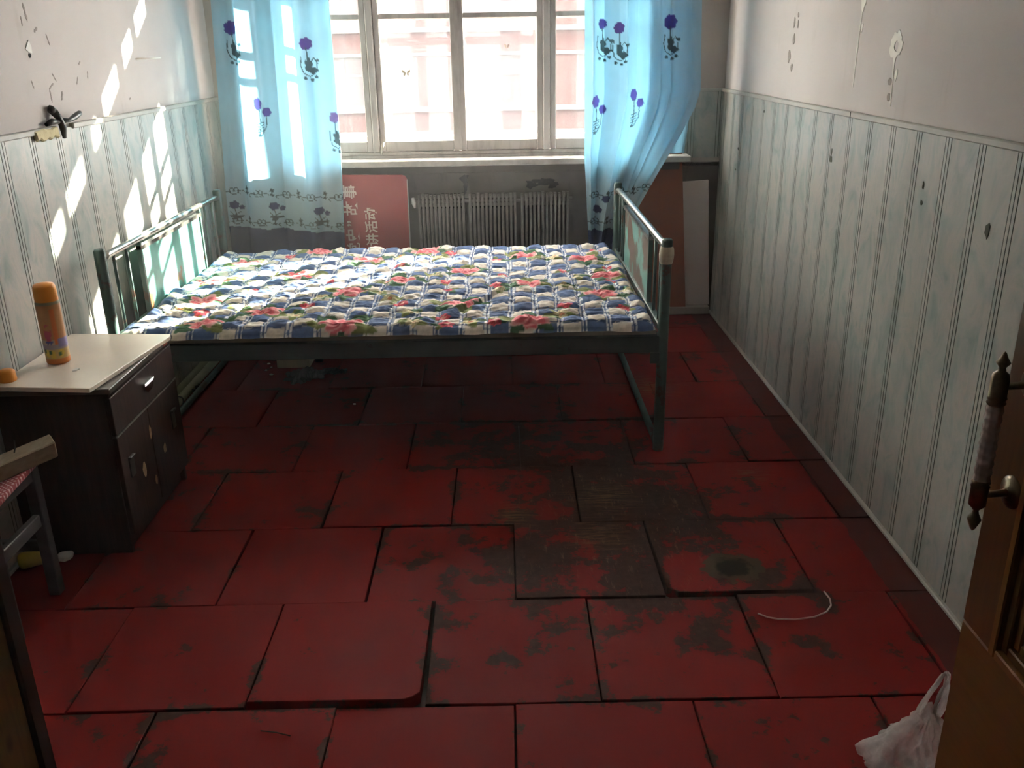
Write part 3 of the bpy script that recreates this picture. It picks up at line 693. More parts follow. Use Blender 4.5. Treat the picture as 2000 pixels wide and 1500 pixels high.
def paint_r(col, s, X, Z):
    zb = lambda x: .690+np.interp(x, [.4, .6, .8], [-.03, -.005, .03])
    border(col, X, Z, zb, .40, .78)
    m = Z < .50; col[m] = NAVY
    border(col, X, Z, lambda x: .530, .40, .78)
    motif_bud(col, X, Z, .798, 1.462); motif_pair(col, X, Z, .650, 1.128); motif_bud(col, X, Z, .560, 1.44, .8, (.12, .05, .18)); motif_bud(col, X, Z, .487, 1.46, .7)
    motif_pair(col, X, Z, .468, 1.10); motif_bud(col, X, Z, .66, 1.86); motif_pair(col, X, Z, .80, 1.80)
    for x, z in ((.515, .655), (.475, .60)): disc(col, X, Z, x, z, .02, .018, NAVY, .1, 6)
curtain((.68, 4.5, .3), '', xr_, dr_, 2.36, lambda s_: .30+.06*s_, 190, 420, paint_r, 'cloth', cr)
def xrf(SS, Z):
    L = np.interp(Z, [.86, 1.2, 2.35], [.70, .72, .72]); R = np.interp(Z, [.86, 1.15, 2.35], [.905, .935, .915]); return L+(R-L)*SS
def noprint(col, s, X, Z): col *= .92
curtain((.68, 4.5, .3), '', xrf, lambda S_, Z: .012*np.sin(2*PI*2.2*S_+1)+.05, 2.36, lambda s_: .862+0*s_, 60, 140, noprint, 'rear_fold', cr)
rod = thing('curtain_rod', 'plain steel curtain rod above the window', 'curtain rod', (-.2, 4.5, 2.38))
MB().tube([(-1.38, 4.5, 2.385), (1.0, 4.5, 2.385)], .010, 10).build('rod', m_barmetal, rod)
for x in (-1.30, .96): MB().tube([(x, 4.5, 2.385), (x, YB+.005, 2.385)], .007, 8).build('bracket', m_barmetal, rod)

# ------------------------------------------------------------------ radiator and boards along the back wall
rad = thing('radiator', 'long sooty grey finned radiator on the wall under the window', 'radiator', (-.04, 4.62, .08))
fin_src = None
for (x0, x1, k) in ((-.430, -.186, 12), (-.172, .078, 12), (.094, .345, 12)):
    MB().box(x0+.004, x1-.004, 4.622, 4.648, .10, .60).build('section_back', m_dullblack, rad, bev=.004)  # back plates coloured near-black so the gaps between fins read dark
    for i in range(k):
        xc = x0 + (i+.5)*(x1-x0)/k
        if fin_src is None:
            fin_src = MB().box(xc-.0065, xc+.0065, 4.590, 4.617, .09, .672).box(xc-.003, xc+.003, 4.575, 4.590, .09, .665).build('fin', m_radiator, rad); fx = xc
        else: copy_to(fin_src, (xc-fx, 0, random.uniform(-.004, .004)), rad)
MB().tube([(-.45, 4.61, .635), (.36, 4.61, .635)], .012, 10).build('header_pipe', m_radiator, rad)
MB().tube([(-.45, 4.61, .12), (.36, 4.61, .12)], .012, 10).build('footer_pipe', m_radiator, rad)
for x in (-.40, .31): MB().box(x-.015, x+.015, 4.60, YB-.001, .0, .09).build('foot', m_radiator, rad)
MB().tube([(-.452, 4.60, .655), (-.447, 4.59, .630), (-.443, 4.60, .605)], [.008, .012, .006], 8).build('bleed_valve', m_plasterw, rad)

pb = thing('display_board', 'red board with pale Chinese lettering leaning under the window behind the bed', 'sign', (-.68, 4.57, 0))
PBY = 4.548
poly = [(-.885, 0), (-.478, 0), (-.472, .760), (-.480, .773), (-.498, .778), (-.885, .784)]
MB().prism([(x, PBY, z) for x, z in poly], (0, .012, 0)).build('board', m_red, pb)
MB().prism([(-.4785, PBY-.001, 0), (-.4745, PBY-.001, 0), (-.4685, PBY-.001, .755), (-.4725, PBY-.001, .755)], (0, .014, 0)).build('edge_strip', m_rail, pb)
def rot_text(body, size, x_base, z0, y, parent, bold=.0):
    cu = bpy.data.curves.new('t', 'FONT'); cu.body = body; cu.size = size; cu.offset = bold; cu.extrude = 0.0004; cu.resolution_u = 3
    ob = bpy.data.objects.new('t', cu); COL.objects.link(ob)
    dg = bpy.context.evaluated_depsgraph_get(); me = bpy.data.meshes.new_from_object(ob.evaluated_get(dg))
    vs = [(x_base - v.co.y, y - v.co.z, z0 + v.co.x) for v in me.vertices]; fs = [list(p.vertices) for p in me.polygons]
    bpy.data.objects.remove(ob); bpy.data.curves.remove(cu); bpy.data.meshes.remove(me)
    if vs: return link('lettering', vs, fs, m_letter, parent)
for ch, zz, sz in (('\u515a', .372, .072), ('\u53f2', .445, .072), ('\u201d', .525, .072), ('\u6545', .580, .074), ('\u4e8b', .662, .074)): rot_text(ch, sz, -.735, zz, PBY-.0006, pb, .0012)
rot_text('\u5ba3\u8bb2\u6d3b\u52a8', .066, -.640, .357, PBY-.0006, pb, .0012)

tag(MB().prism([(.745, 4.632, .003), (.978, 4.632, .003), (.916, 4.632, .852), (.683, 4.632, .852)], (0, .014, 0)).build('brown_board', m_brown, bev=.002),
    'tall reddish-brown board leaning by the right curtain behind the bed', 'board')
tag(MB().prism([(.885, 4.650, .049), (1.104, 4.650, .049), (1.062, 4.650, .712), (.845, 4.650, .700)], (0, .010, 0)).build('white_board', m_white, bev=.002),
    'narrow white board standing in the back right corner on a ledge', 'board')

# ------------------------------------------------------------------ bed
bed = thing('metal_bed', 'single metal bed frame with worn teal paint and barred ends', 'bed', (-.39, 3.59, 0))
BX0, BX1, BY0, BY1 = -1.330, .545, 2.935, 4.245
for x in (BX0, BX1):
    for yv in (BY0, BY1):
        h = .765
        MB().tube([(x, yv, .0), (x, yv, .02), (x, yv, h-.006), (x, yv, h)], [.019, .019, .019, .015], 12).build('post', m_bedpaint, bed)
    sgn = 1 if x > 0 else -1
    MB().tube([(x, BY0+.015, .728), (x, BY0+.06, .735), (x, BY1-.06, .735), (x, BY1-.015, .728)], .0125, 12).build('top_bar', m_barmetal, bed)
    MB().box(x-.012, x+.012, BY0+.018, BY1-.018, .435, .460).build('cross_bar', m_bedpaint, bed, bev=.003)
    fxb = x + (.027 if x < 0 else -.004)
    MB().tube([(fxb, BY0+.004, .020), (fxb, BY1-.004, .020)], .013, 10).build('floor_bar', m_bedpaint, bed)
    for yv in (3.035, 3.145, 4.04, 4.14): MB().tube([(x, yv, .455), (x, yv, .728)], .0062, 8).build('rod', m_bedpaint, bed)
    for yv in (3.262, 3.955): MB().box(x-.008, x+.008, yv-.007, yv+.007, .455, .730).build('plate_upright', m_bedpaint, bed)
    MB().box(x-.010, x+.010, 3.255, 3.962, .694, .708).build('plate_rail', m_barmetal, bed)
    pl = MB().box(x-.0025, x+.0025, 3.268, 3.949, .46, .694).build('end_plate', m_bedrust if x > 0 else m_bedpaint_l, bed)
    pl['label'] = 'teal end plate with large brown patches of lost paint' if x > 0 else 'bright aqua painted end plate'
def side_rail(y0, y1, lip):
    return MB().box(BX0+.012, BX1-.012, y0, y1, .372, .430).box(BX0+.012, BX1-.012, min(y0, lip), max(y1, lip), .424, .430).build('side_rail', m_bedrail, bed, bev=.002)
side_rail(BY0-.012, BY0+.006, BY0+.04); side_rail(BY1-.006, BY1+.012, BY1-.04)
for x in (BX0+.028, BX1-.028):
    for yv in (BY0-.016, BY1+.016): MB().box(x-.016, x+.016, yv-.005, yv+.005, .335, .375).build('hook_plate', m_bedrail, bed, bev=.002)
for x in (-.70, .0): MB().box(x-.012, x+.012, BY0+.006, BY1-.006, .375, .398).build('under_bearer', m_bedrail, bed)
n = 9
for i in range(n):
    a = BY0+.012 + i*(BY1-BY0-.024)/n; b = BY0+.012 + (i+1)*(BY1-BY0-.024)/n - .006
    MB().box(BX0+.02, BX1-.02, a, b, .4302, .4442).build('deck_board', m_deck, bed)
tp = MB().lathe([(.0205, -.030), (.0235, -.022), (.0255, .0), (.024, .018), (.0205, .028)], (BX1, BY0, .712), n=14)
tp.build('tape_wrap', m_tape, bed)['label'] = 'yellowed tape wrapped round the near right post'

# ------------------------------------------------------------------ quilt
def make_quilt():
    x0, x1, y0, y1 = -1.312, .528, 2.936, 4.235
    dxs = .0042; nu = int((x1-x0)/dxs); nv = int((y1-y0)/dxs)
    U, V = np.meshgrid(np.linspace(0, 1, nu), np.linspace(0, 1, nv))
    X = x0+(x1-x0)*U; Y = y0+(y1-y0)*V
    wob = lambda q, s: (vnoise(q*9, q*0+s, 21)-.5)
    # wavy outline
    eN, eF, eL, eR = .030*wob(X+3, 1.0), .030*wob(X+3, 5.0), .035*wob(Y, 9.0), .030*wob(Y, 13.0)
    Xn = X + eL*(1-U)**6 + (eR-.012)*U**6; Yn = Y + eN*.6*(1-V)**8 + eF*V**6
    dxe = np.minimum(U*(x1-x0), (1-U)*(x1-x0)); dye = np.minimum(V*(y1-y0), (1-V)*(y1-y0))
    d = np.minimum(dxe, dye)
    h = np.clip(d/.075, 0, 1); h = np.clip(1-(1-h)**2.6, 0, 1)**.62
    warp = .020*(vnoise(X*5+9, Y*5, 31)-.5) + .010*(vnoise(X*15+9, Y*15, 33)-.5)
    Cx, Cy = .0845, .078
    cxn, cyn = (X+warp+2)/Cx, (Y+warp*.8+.012*(vnoise(X*14, Y*4, 37)-.5))/Cy
    puff = (np.abs(np.sin(PI*cxn))**.45)*(np.abs(np.sin(PI*cyn))**.5)
    lum = .013*puff*(.55+.9*vnoise(X*12, Y*12, 41)) + .012*(vnoise(X*7, Y*9, 43)-.5) + .0075*(vnoise(X*34, Y*62, 45)-.5) + .005*(vnoise(X*80, Y*110, 47)-.5)
    lum += .012*(vnoise(X*3, Y*3, 49)-.5)
    Yn = Yn - .012*puff*(1-V)**22 + .006*(1-V)**22; Xn = Xn + .010*puff*(U**26 - (1-U)**26)
    # a long crease pulled across the middle right
    a, b = np.array((-.19, 3.06)), np.array((.03, 3.43)); t = b-a; L = np.hypot(*t); t /= L
    s_ = (Xn-a[0])*t[0]+(Yn-a[1])*t[1]; nrm = -(Xn-a[0])*t[1]+(Yn-a[1])*t[0]
    win_ = np.clip(s_/.06, 0, 1)*np.clip((L-s_)/.06, 0, 1)
    lum += win_*(.012*np.exp(-((nrm-.012)/.016)**2) - .012*np.exp(-((nrm+.006)/.007)**2))
    edge_roll = .008*np.exp(-((d-.03)/.018)**2)
    Z = .446 + (.024 + lum + edge_roll)*h*(1+.5*(vnoise(X*13, Y*13, 71)-.5)*np.exp(-(d/.07)**2)) + .002
    Z = np.maximum(Z, .4465)
    # ----- print
    drop = np.maximum(0, .478 - Z); nx_, ny_ = dxe < dye, dye <= dxe
    PX = Xn + np.where(nx_, np.where(U < .5, -drop, drop), 0); PY = Yn + np.where(ny_, np.where(V < .5, -drop, drop), 0)
    n_ = nu*nv; px, py = PX.ravel(), PY.ravel(); qx, qy = (cxn+(PX-Xn)/Cx).ravel(), (cyn+(PY-Yn)/Cy).ravel()
    ix, iy = np.floor(qx).astype(int), np.floor(qy).astype(int); fx, fy = qx-ix, qy-iy
    chk = ((ix+iy) % 2 == 0)
    col = np.where(chk[:, None], np.array((.070, .128, .29)), np.array((.74, .67, .59)))
    mott = vnoise(px*80, py*80, 51)[:, None]
    col *= (.82+.36*mott)
    sx = np.abs(fx-np.round(fx))*Cx; sy = np.abs(fy-np.round(fy))*Cy
    BLU = np.array((.055, .10, .24)); WHT = np.array((.84, .84, .84))
    m = sy < .0065; col[m] = BLU; m = sy < .0022; col[m] = np.array((.45, .47, .52))
    m = sx < .0125; col[m] = BLU*1.15
    m = ((sx > .0035) & (sx < .0095)); k = (np.floor(py/.011) % 3 < 2) | (sy < .012); col[m & k] = WHT; col[m & ~k] = np.array((.33, .40, .52))
    fine = (np.floor(px/.006)+np.floor(py/.006)) % 2
    col *= (1-.06*fine)[:, None]
    GREEN, OLIVE, PALE = np.array((.035, .115, .05)), np.array((.22, .26, .075)), np.array((.62, .55, .33))
    def ell(cx, cy, rx, ry, ang, c, wob=.15, k=6, ph=0., veins=True):
        dx, dy = px-cx, py-cy; ca, sa = math.cos(ang), math.sin(ang); u = (dx*ca+dy*sa)/rx; v = (-dx*sa+dy*ca)/ry
        r = np.hypot(u, v); a = np.arctan2(v, u); m = r < 1+wob*np.sin(k*a+ph); idx = np.where(m)[0]
        sh = 1+.35*np.sin(9*a[idx]+6*r[idx]+ph) if veins else np.ones(len(idx))
        col[idx] = np.clip(np.outer(sh, c), 0, 1)
    def leaf(cx, cy, L, ang, c=GREEN):
        dx, dy = px-cx, py-cy; ca, sa = math.cos(ang), math.sin(ang); u = (dx*ca+dy*sa)/L; v = (-dx*sa+dy*ca)/L
        m = (u > 0) & (u < 1) & (np.abs(v) < .26*np.sin(PI*np.clip(u, 0, 1))); col[m] = c*(.8+.5*vnoise(px[m]*60, py[m]*60, 61))[:, None]
    def rose(cx, cy, R, rd):
        ph = rd.uniform(0, 6); 
        for q in range(5): leaf(cx, cy, R*rd.uniform(1.45, 1.9), ph+q*1.26+rd.uniform(-.3, .3), GREEN if q % 3 else OLIVE*.8)
        dx, dy = px-cx, py-cy; r = np.hypot(dx, dy*1.1)/R; a = np.arctan2(dy, dx)
        out_r = .86+.15*np.sin(5*a+ph)+.08*np.sin(9*a+ph*2)
        idx = np.where(r < out_r)[0]; rr, aa = r[idx], a[idx]
        pet = .5+.5*np.sin(5*aa+9*rr+ph+1.5*np.sin(3*aa))
        base = np.array((.76, .13, .17)); hi_ = np.array((.90, .45, .45)); lo_ = np.array((.40, .03, .055))
        c = base+(hi_-base)*np.clip(pet*1.6-.8, 0, 1)[:, None]; c = c+(lo_-c)*np.clip((.35-pet)*2+(.32-rr)*1.5, 0, .85)[:, None]
        edge = (rr > out_r[idx]-.09); c[edge] = np.array((.84, .48, .46)); col[idx] = c
    rd = random.Random(11)
    roses = [(-.6, 3.415), (-.87, 3.159), (-.565, 2.975), (-.877, 3.741), (-.597, 3.992), (-.161, 3.198), (-.858, 4.176), (-1.143, 3.946), (-1.141, 3.341), (-1.208, 3.64), (-.169, 3.777), (.112, 3.489), (.376, 3.319), (.089, 2.985), (.099, 4.005), (.359, 3.92), (-1.05, 3.02), (-.36, 4.15), (.42, 3.62), (-.42, 3.60)]
    buds = [(-.233, 3.55), (-.218, 3.418), (-.217, 3.04), (-.20, 2.965), (-.036, 2.975), (.429, 3.108), (.446, 3.745), (.429, 3.53), (-.241, 4.089), (-.027, 3.467), (-.028, 3.953), (.424, 4.085), (-.726, 3.204), (-.72, 3.62), (-1.0, 3.5), (-.98, 4.1), (-.45, 3.83), (.25, 3.70), (.22, 3.15), (-.38, 3.22), (-1.1, 3.15), (.0, 3.66)]
    cream = [(-.315, 2.985), (-.12, 2.99), (-.33, 3.10), (-.487, 3.407), (-.434, 3.29), (-.283, 3.66), (.235, 3.431), (.305, 3.57), (.475, 3.36), (.223, 3.932), (-.02, 3.38), (-.98, 3.25), (-.75, 3.10), (-1.02, 3.77), (-.72, 4.05), (-.47, 4.02), (.2, 3.05), (-1.2, 3.2), (-.30, 4.0), (-.70, 3.35), (.46, 3.86)]
    for x, y in cream:
        for q in range(3): leaf(x, y, .06, rd.uniform(0, 6.3), OLIVE*rd.uniform(.6, 1.1))
        leaf(x, y, .065, rd.uniform(0, 6.3)); ell(x, y, .030, .026, rd.uniform(0, 3), PALE, .2, 5, rd.uniform(0, 6)); ell(x+.004, y, .010, .009, 0, np.array((.55, .20, .10)), .1)
    for x, y in buds:
        leaf(x, y, .055, rd.uniform(0, 6.3)); leaf(x, y, .05, rd.uniform(0, 6.3), OLIVE); ell(x, y, .027, .024, rd.uniform(0, 3), np.array((.62, .07, .11)), .14, 5, rd.uniform(0, 6)); ell(x+.003, y+.004, .010, .009, 0, np.array((.84, .42, .36)), .2, 4)
    for x, y in roses: rose(x, y, rd.uniform(.066, .078), rd)
    # ----- closed mesh: top grid plus an underside a few millimetres above the deck
    co = np.stack([Xn, Yn, Z], -1).reshape(-1, 3)
    g = np.arange(nu*nv).reshape(nv, nu)
    ring = np.concatenate([g[0, :], g[1:, -1], g[-1, -2::-1], g[-2:0:-1, 0]]).tolist()
    q = thing('floral_quilt', 'blue and cream checked quilt with pink roses spread over the metal bed', 'quilt', (-.39, 3.59, .446))
    grid_obj('quilt_cover', co, nu, nv, np.clip(col, 0, 1), vcol_mat('quilt_cotton', .9, 0, 0, .25), q, (-.39, 3.59, .446), [ring[::-1]])
make_quilt()

# ------------------------------------------------------------------ cabinet, board, spray can
cab = thing('bedside_cabinet', 'dark brown bedside cabinet with one drawer against the left wall', 'cabinet', (-1.23, 2.52, 0))
CX0, CX1, CY0, CY1, CZ = -1.400, -1.084, 2.293, 2.778, .514
b = MB().box(CX0, CX1-.014, CY0, CY0+.016, .0, CZ-.016).box(CX0, CX1-.014, CY1-.016, CY1, .0, CZ-.016).box(CX0, CX0+.006, CY0+.016, CY1-.016, .0, CZ-.016).box(CX0, CX1-.014, CY0+.016, CY1-.016, .055, .07)
b.build('body', m_cabinet, cab, bev=.0015)
MB().box(CX0-.002, CX1+.006, CY0-.004, CY1+.012, CZ-.016, CZ).build('top', [m_cabtop][0], cab, bev=.002)
MB().box(CX1-.040, CX1-.030, CY0+.016, CY1-.016, .0, .055).build('plinth', m_cabinet, cab)
FXa, FXb = CX1-.014, CX1
dr = MB().box(FXa, FXb, CY0+.002, CY1-.002, .371, CZ-.030).build('drawer', m_cabinet, cab, bev=.0015)
MB().box(FXa, FXb-.002, CY0+.002, CY1-.002, CZ-.029, CZ-.0165).build('top_rail', m_cabinet, cab)
MB().box(FXb-.002, FXb+.0015, CY0+.002, CY1-.002, .3655, .3695).build('gap_strip', m_barmetal, cab)
hd = MB(); hy = 2.545
hd.box(FXb, FXb+.012, hy-.036, hy+.036, .438, .444)
hd.prism([(FXb, hy-.034, .438), (FXb, hy+.034, .438), (FXb, hy+.026, .420), (FXb, hy+.012, .412), (FXb, hy-.012, .412), (FXb, hy-.026, .420)], (.010, 0, 0))
hd.build('pull', m_chrome, dr, bev=.0015)
mid = 2.522
for y0_, y1_, hy in ((CY0+.002, mid-.0015, 2.352), (mid+.0015, CY1-.002, 2.70)):
    d_ = MB().box(FXa, FXb, y0_, y1_, .060, .364).build('cabinet_door', m_cabinet, cab, bev=.0015)
    MB().box(FXb, FXb+.004, hy-.016, hy+.016, .222, .282).box(FXb+.001, FXb+.011, hy-.018, hy+.018, .281, .287).build('pull', m_black, d_, bev=.001)
for i, (a, z, ra, rz) in enumerate([(2.515, .287, .008, .020), (2.602, .194, .011, .016), (2.432, .201, .012, .021), (2.50, .137, .007, .016)]):
    MB().prism([(FXb-.0006, p_[0], p_[1]) for p_ in jag(a, z, ra, rz, 11, 90+i)], (.0016, 0, 0)).build('veneer_chip', m_chip, cab)
MB().box(FXb+.006, FXb+.0076, 2.705, 2.735, .499, .513).build('red_sticker', M('faded_red_sticker', (.45, .10, .06), (.38, .08, .05), .6, 30), cab)
bo = [(-1.388, 2.290), (-1.118, 2.262), (-1.060, 2.722), (-1.066, 2.745), (-1.392, 2.770)]
tag(MB().prism([(x, y, CZ+.0005) for x, y in bo], (0, 0, .013)).build('loose_board', m_plywood, bev=.0015), 'pale beige board lying on top of the dark bedside cabinet', 'board')
ZB = CZ+.0138
can = thing('spray_can', 'orange capped aerosol can standing on the pale board on the cabinet', 'spray can', (-1.305, 2.495, ZB))
def can_body():
    n = 48; prof = [(0, 0), (.0305, 0), (.0325, .003), (.0325, .010)] + [(.0325, .010+.170*i/60) for i in range(1, 61)] + [(.0300, .186), (.0285, .190)]
    cx, cy = -1.305, 2.495; vs, cs = [], []
    lab = np.array
    for r, h in prof:
        for k in range(n):
            a = 2*PI*k/n; vs.append((cx+r*math.cos(a), cy+r*math.sin(a), ZB+h))
            aa = (math.degrees(a)+360) % 360; u = ((aa-270+180) % 360)-180       # 0 faces the camera side
            c = np.array((.62, .30, .13)) if h > .075 else np.array((.60, .50, .40))
            c = c*(1-.0*h)
            if h > .176: c = np.array((.36, .33, .22))
            if abs(u-38) < 14 and .06 < h < .165: c = np.array((.80, .22, .06))
            if math.hypot(u/16, (h-.095)/.026) < 1 and math.hypot((u-2)/12, (h-.10)/.017) > 1: c = np.array((.62, .12, .16))
            if math.hypot((u+2)/16, (h-.088)/.014) < 1: c = np.array((.60, .10, .20))
            if abs(u-2) < 18 and .060 < h < .070 and (k % 2 or h > .066): c = np.array((.10, .12, .42))
            if .046 < h < .060: c = c*.3+np.array((.34, .28, .42))*.7
            if u > 44 and .05 < h < .078: c = np.array((.30, .26, .55))
            if h < .046: c = np.array((.66, .46, .18))
            for cu, chh in ((-22, .034), (8, .030), (48, .034)):
                if math.hypot((u-cu)/13, (h-chh)/.012) < 1: c = np.array((.78, .58, .08))
            for cu, chh in ((-4, .037), (40, .031), (-34, .040)):
                if math.hypot((u-cu)/9, (h-chh)/.007) < 1: c = np.array((.05, .16, .07))
            if h < .018: c = np.array((.68, .22, .05))
            cs.append(c)
    nf = len(prof); fs = [(i*n+k, i*n+(k+1) % n, (i+1)*n+(k+1) % n, (i+1)*n+k) for i in range(nf-1) for k in range(n)]
    o = link('can', vs, fs, vcol_mat('printed_can', .35), can, smooth_all=True)
    ca = o.data.color_attributes.new('Col', 'FLOAT_COLOR', 'POINT')
    ca.data.foreach_set('color', np.concatenate([np.array(cs), np.ones((len(cs), 1))], 1).astype(np.float32).ravel())
can_body()
MB().lathe([(.0305, .182), (.0312, .186), (.0308, .218), (.0295, .226), (.0265, .232), (.010, .236), (0, .236)], (-1.305, 2.495, ZB), n=40).build('cap', m_orange, can)
tag(MB().lathe([(.022, 0), (.024, .004), (.022, .028), (.012, .034), (0, .034)], (-1.372, 2.335, ZB), n=20).build('bottle_cap', m_orange), 'small orange cap on the pale board at the left picture edge', 'cap')
tag(MB().prism([(-1.225, 2.402, ZB), (-1.215, 2.408, ZB), (-1.212, 2.420, ZB), (-1.221, 2.425, ZB), (-1.229, 2.414, ZB)], (0, 0, .003)).build('paper_crumb', m_paper), 'white crumb on the board in front of the spray can', 'crumb')

# ------------------------------------------------------------------ stool with the wood block
st = thing('stool', 'small grey stool with a red patterned seat cover at the left edge', 'stool', (-1.30, 1.98, 0))
SX0, SX1, SY0, SY1 = -1.400, -1.205, 1.855, 2.115
for x, y_ in ((SX1-.022, SY1-.022), (SX1-.022, SY0+.02), (SX0+.022, SY1-.022), (SX0+.022, SY0+.02)):
    MB().box(x-.015, x+.015, y_-.015, y_+.015, .002, .385).build('leg', m_stool, st, bev=.002)
xs1 = SX1-.022
MB().box(xs1-.009, xs1+.009, SY0+.036, SY1-.038, .215, .250).build('stretcher', m_stool, st, bev=.002)
MB().box(SX0+.038, SX1-.038, SY1-.031, SY1-.013, .135, .165).build('stretcher', m_stool, st, bev=.002)
MB().box(SX0+.012, SX1-.012, SY0+.01, SY1-.012, .345, .386).build('apron', m_stool, st)
def seat_mat():
    m, nt, b_ = newmat('red_checked_seat_cover'); P = wpos(nt)
    v = nn(nt, 'ShaderNodeTexVoronoi'); v.inputs['Scale'].default_value = 95; v.inputs['Randomness'].default_value = 0; nt.links.new(mapping(nt, P, (1, 1, 0), (0, 0, .6)), v.inputs['Vector'])
    c = mixc(nt, ramp(nt, v.outputs['Distance'], [(.27, 1), (.33, 0)]), (.38, .055, .06), (.78, .60, .60))
    nt.links.new(c, b_.inputs['Base Color']); b_.inputs['Roughness'].default_value = .35; return m
MB().prism([(SX0, SY0-.03, .386), (SX1+.030, SY0-.04, .386), (SX1+.004, SY1-.006, .386), (SX1-.012, SY1+.004, .386), (SX0, SY1, .386)], (0, 0, .017)).build('seat', seat_mat(), st, bev=.005, seg=2)
ax = Vector((.078, .150, 0)).normalized(); sd = Vector((ax.y, -ax.x, 0))
e = Vector((-1.176, 2.112, .4035)); w2 = .030
A = e+sd*w2; B = e-sd*w2+ax*.0; C_ = B-ax*.30; D = A-ax*.30
blk = MB(); q = [A, B+ax*.03, C_, D]
blk.prism(q, (0, 0, .042)); blk = blk.build('wood_block', m_stickwood, bev=.003)
tag(blk, 'rough pale length of timber lying across the red stool seat', 'timber')
tag(MB().tube([(-1.222, 2.035, .444), (-1.219, 2.040, .458), (-1.222, 2.048, .474)], .0018, 6).build('bent_nail', m_dullblack), 'dark bent nail standing in the timber on the stool', 'nail')
tag(MB().lathe([(0, 0), (.020, .0), (.024, .006), (.024, .055), (.016, .065), (0, .066)], (-1.385, 2.215, .026), ax=(.95, .3, .12), n=18).build('yellow_tub', m_yellow), 'small yellow plastic tub lying on the floor under the stool', 'tub')
tag(MB().prism([(p_[0], p_[1], .004) for p_ in jag(-1.285, 2.262, .022, .020, 11, 5, .2)], (.004, .004, .014)).build('paper_scrap', m_cord, bev=.003), 'crumpled pale scrap on the floor by the cabinet foot', 'scrap')

# ------------------------------------------------------------------ things under the bed
tag(MB().box(-1.045, -.895, 3.885, 4.08, .003, .25).build('cream_box', m_cream, bev=.003), 'cream box standing under the bed behind the dark plastic', 'box')
tag(MB().box(-.885, -.850, 3.96, 4.06, .003, .26).build('blue_box', M('dark_blue_card', (.03, .035, .06), (.02, .025, .045), .7, 10), bev=.003), 'narrow dark blue box beside the cream box under the bed', 'box')
def crumple(name, c, rx, ry, rz, mat, seed, sub=4, spikes=.4):
    bm = bmesh.new(); bmesh.ops.create_icosphere(bm, subdivisions=sub, radius=1)
    r_ = np.random.RandomState(seed); dirs = r_.randn(26, 3); dirs /= np.linalg.norm(dirs, axis=1)[:, None]; amp = r_.uniform(-.25, spikes, 26)
    for v in bm.verts:
        p_ = np.array(v.co); s_ = 1.0
        for d_, a_ in zip(dirs, amp):
            w_ = max(0, p_@d_-.72)/.28; s_ += a_*w_*w_
        crease = .05*abs(math.sin(9*p_@dirs[0]+3*math.sin(5*p_@dirs[1])))+.05*abs(math.sin(13*p_@dirs[2]+2*math.sin(7*p_@dirs[3])))
        s_ += crease-.05
        v.co = Vector((c[0]+p_[0]*s_*rx, c[1]+p_[1]*s_*ry, max(.004, c[2]+p_[2]*s_*rz)))
    vs = [tuple(v.co) for v in bm.verts]; fs = [[v.index for v in f.verts] for f in bm.faces]; bm.free()
    return vs, fs
na, nr = 72, 14; r_ = np.random.RandomState(12); AA, RR = np.meshgrid(np.linspace(0, 2*PI, na, endpoint=False), np.linspace(0, 1, nr))
out_r = 1+.18*np.sin(3*AA+1)+.12*np.sin(7*AA+2)+.10*np.sin(11*AA)+.35*np.exp(-((np.mod(AA-.35+PI, 2*PI)-PI)/.16)**2)
px_, py_ = RR*out_r*.115*np.cos(AA), RR*out_r*.078*np.sin(AA)
pz_ = .005+(.040*np.abs(vnoise(px_*38+9, py_*60+9, 5)-.5)*2+.020*vnoise(px_*90+9, py_*120+9, 6))*np.clip(1.15-RR, 0, 1)**.5
vs = np.stack([-.865+px_, 3.755+py_+.25*px_, pz_], -1).reshape(-1, 3).tolist()
fs = [(q*na+k, q*na+(k+1) % na, (q+1)*na+(k+1) % na, (q+1)*na+k) for q in range(nr-1) for k in range(na)]
tag(link('dark_plastic', vs, fs, m_black), 'crumpled sheet of dark plastic on the floor under the bed', 'plastic sheet')
tb = thing('trim_bundle', 'pale green plastic strips lying along the left wall under the bed', 'strips', (-1.37, 3.85, 0))
for x, r in ((-1.388, .019), (-1.351, .018)):
    MB().tube([(x, 3.36, r+.002), (x, 4.40, r+.002)], r, 12).build('strip', m_pvc, tb)
MB().tube([(-1.352+.030*math.cos(a), 3.43+.012*math.sin(2*a), .024+.024*math.sin(a)) for a in np.linspace(0, 2*PI, 17)], .0035, 6).build('cord_tie', m_black, tb)
MB().tube([(-1.318+.020*math.cos(a), 3.60+.030*math.sin(a), .010+.0012*a) for a in np.linspace(0, 4.6*PI, 60)], .004, 6).build('cord_coil', m_black, tb)
for i, (x, y_, r) in enumerate([(-1.1, 3.951, .007), (-1.09, 3.86, .006), (-1.053, 3.802, .008), (-1.075, 3.90, .005), (-.621, 3.422, .006)]):
    tag(MB().prism([(p_[0], p_[1], .003) for p_ in jag(x, y_, r, r, 8, i, .3)], (0, 0, .003)).build('plaster_crumb', m_plasterw), 'white plaster crumb under the bed, '+('farthest left beside the cream box', 'second from the left by the cream box', 'nearest to the viewer left of the dark plastic', 'closest to the cream box', 'alone in front of the dark plastic')[i], 'crumb', 'plaster crumbs under the bed')

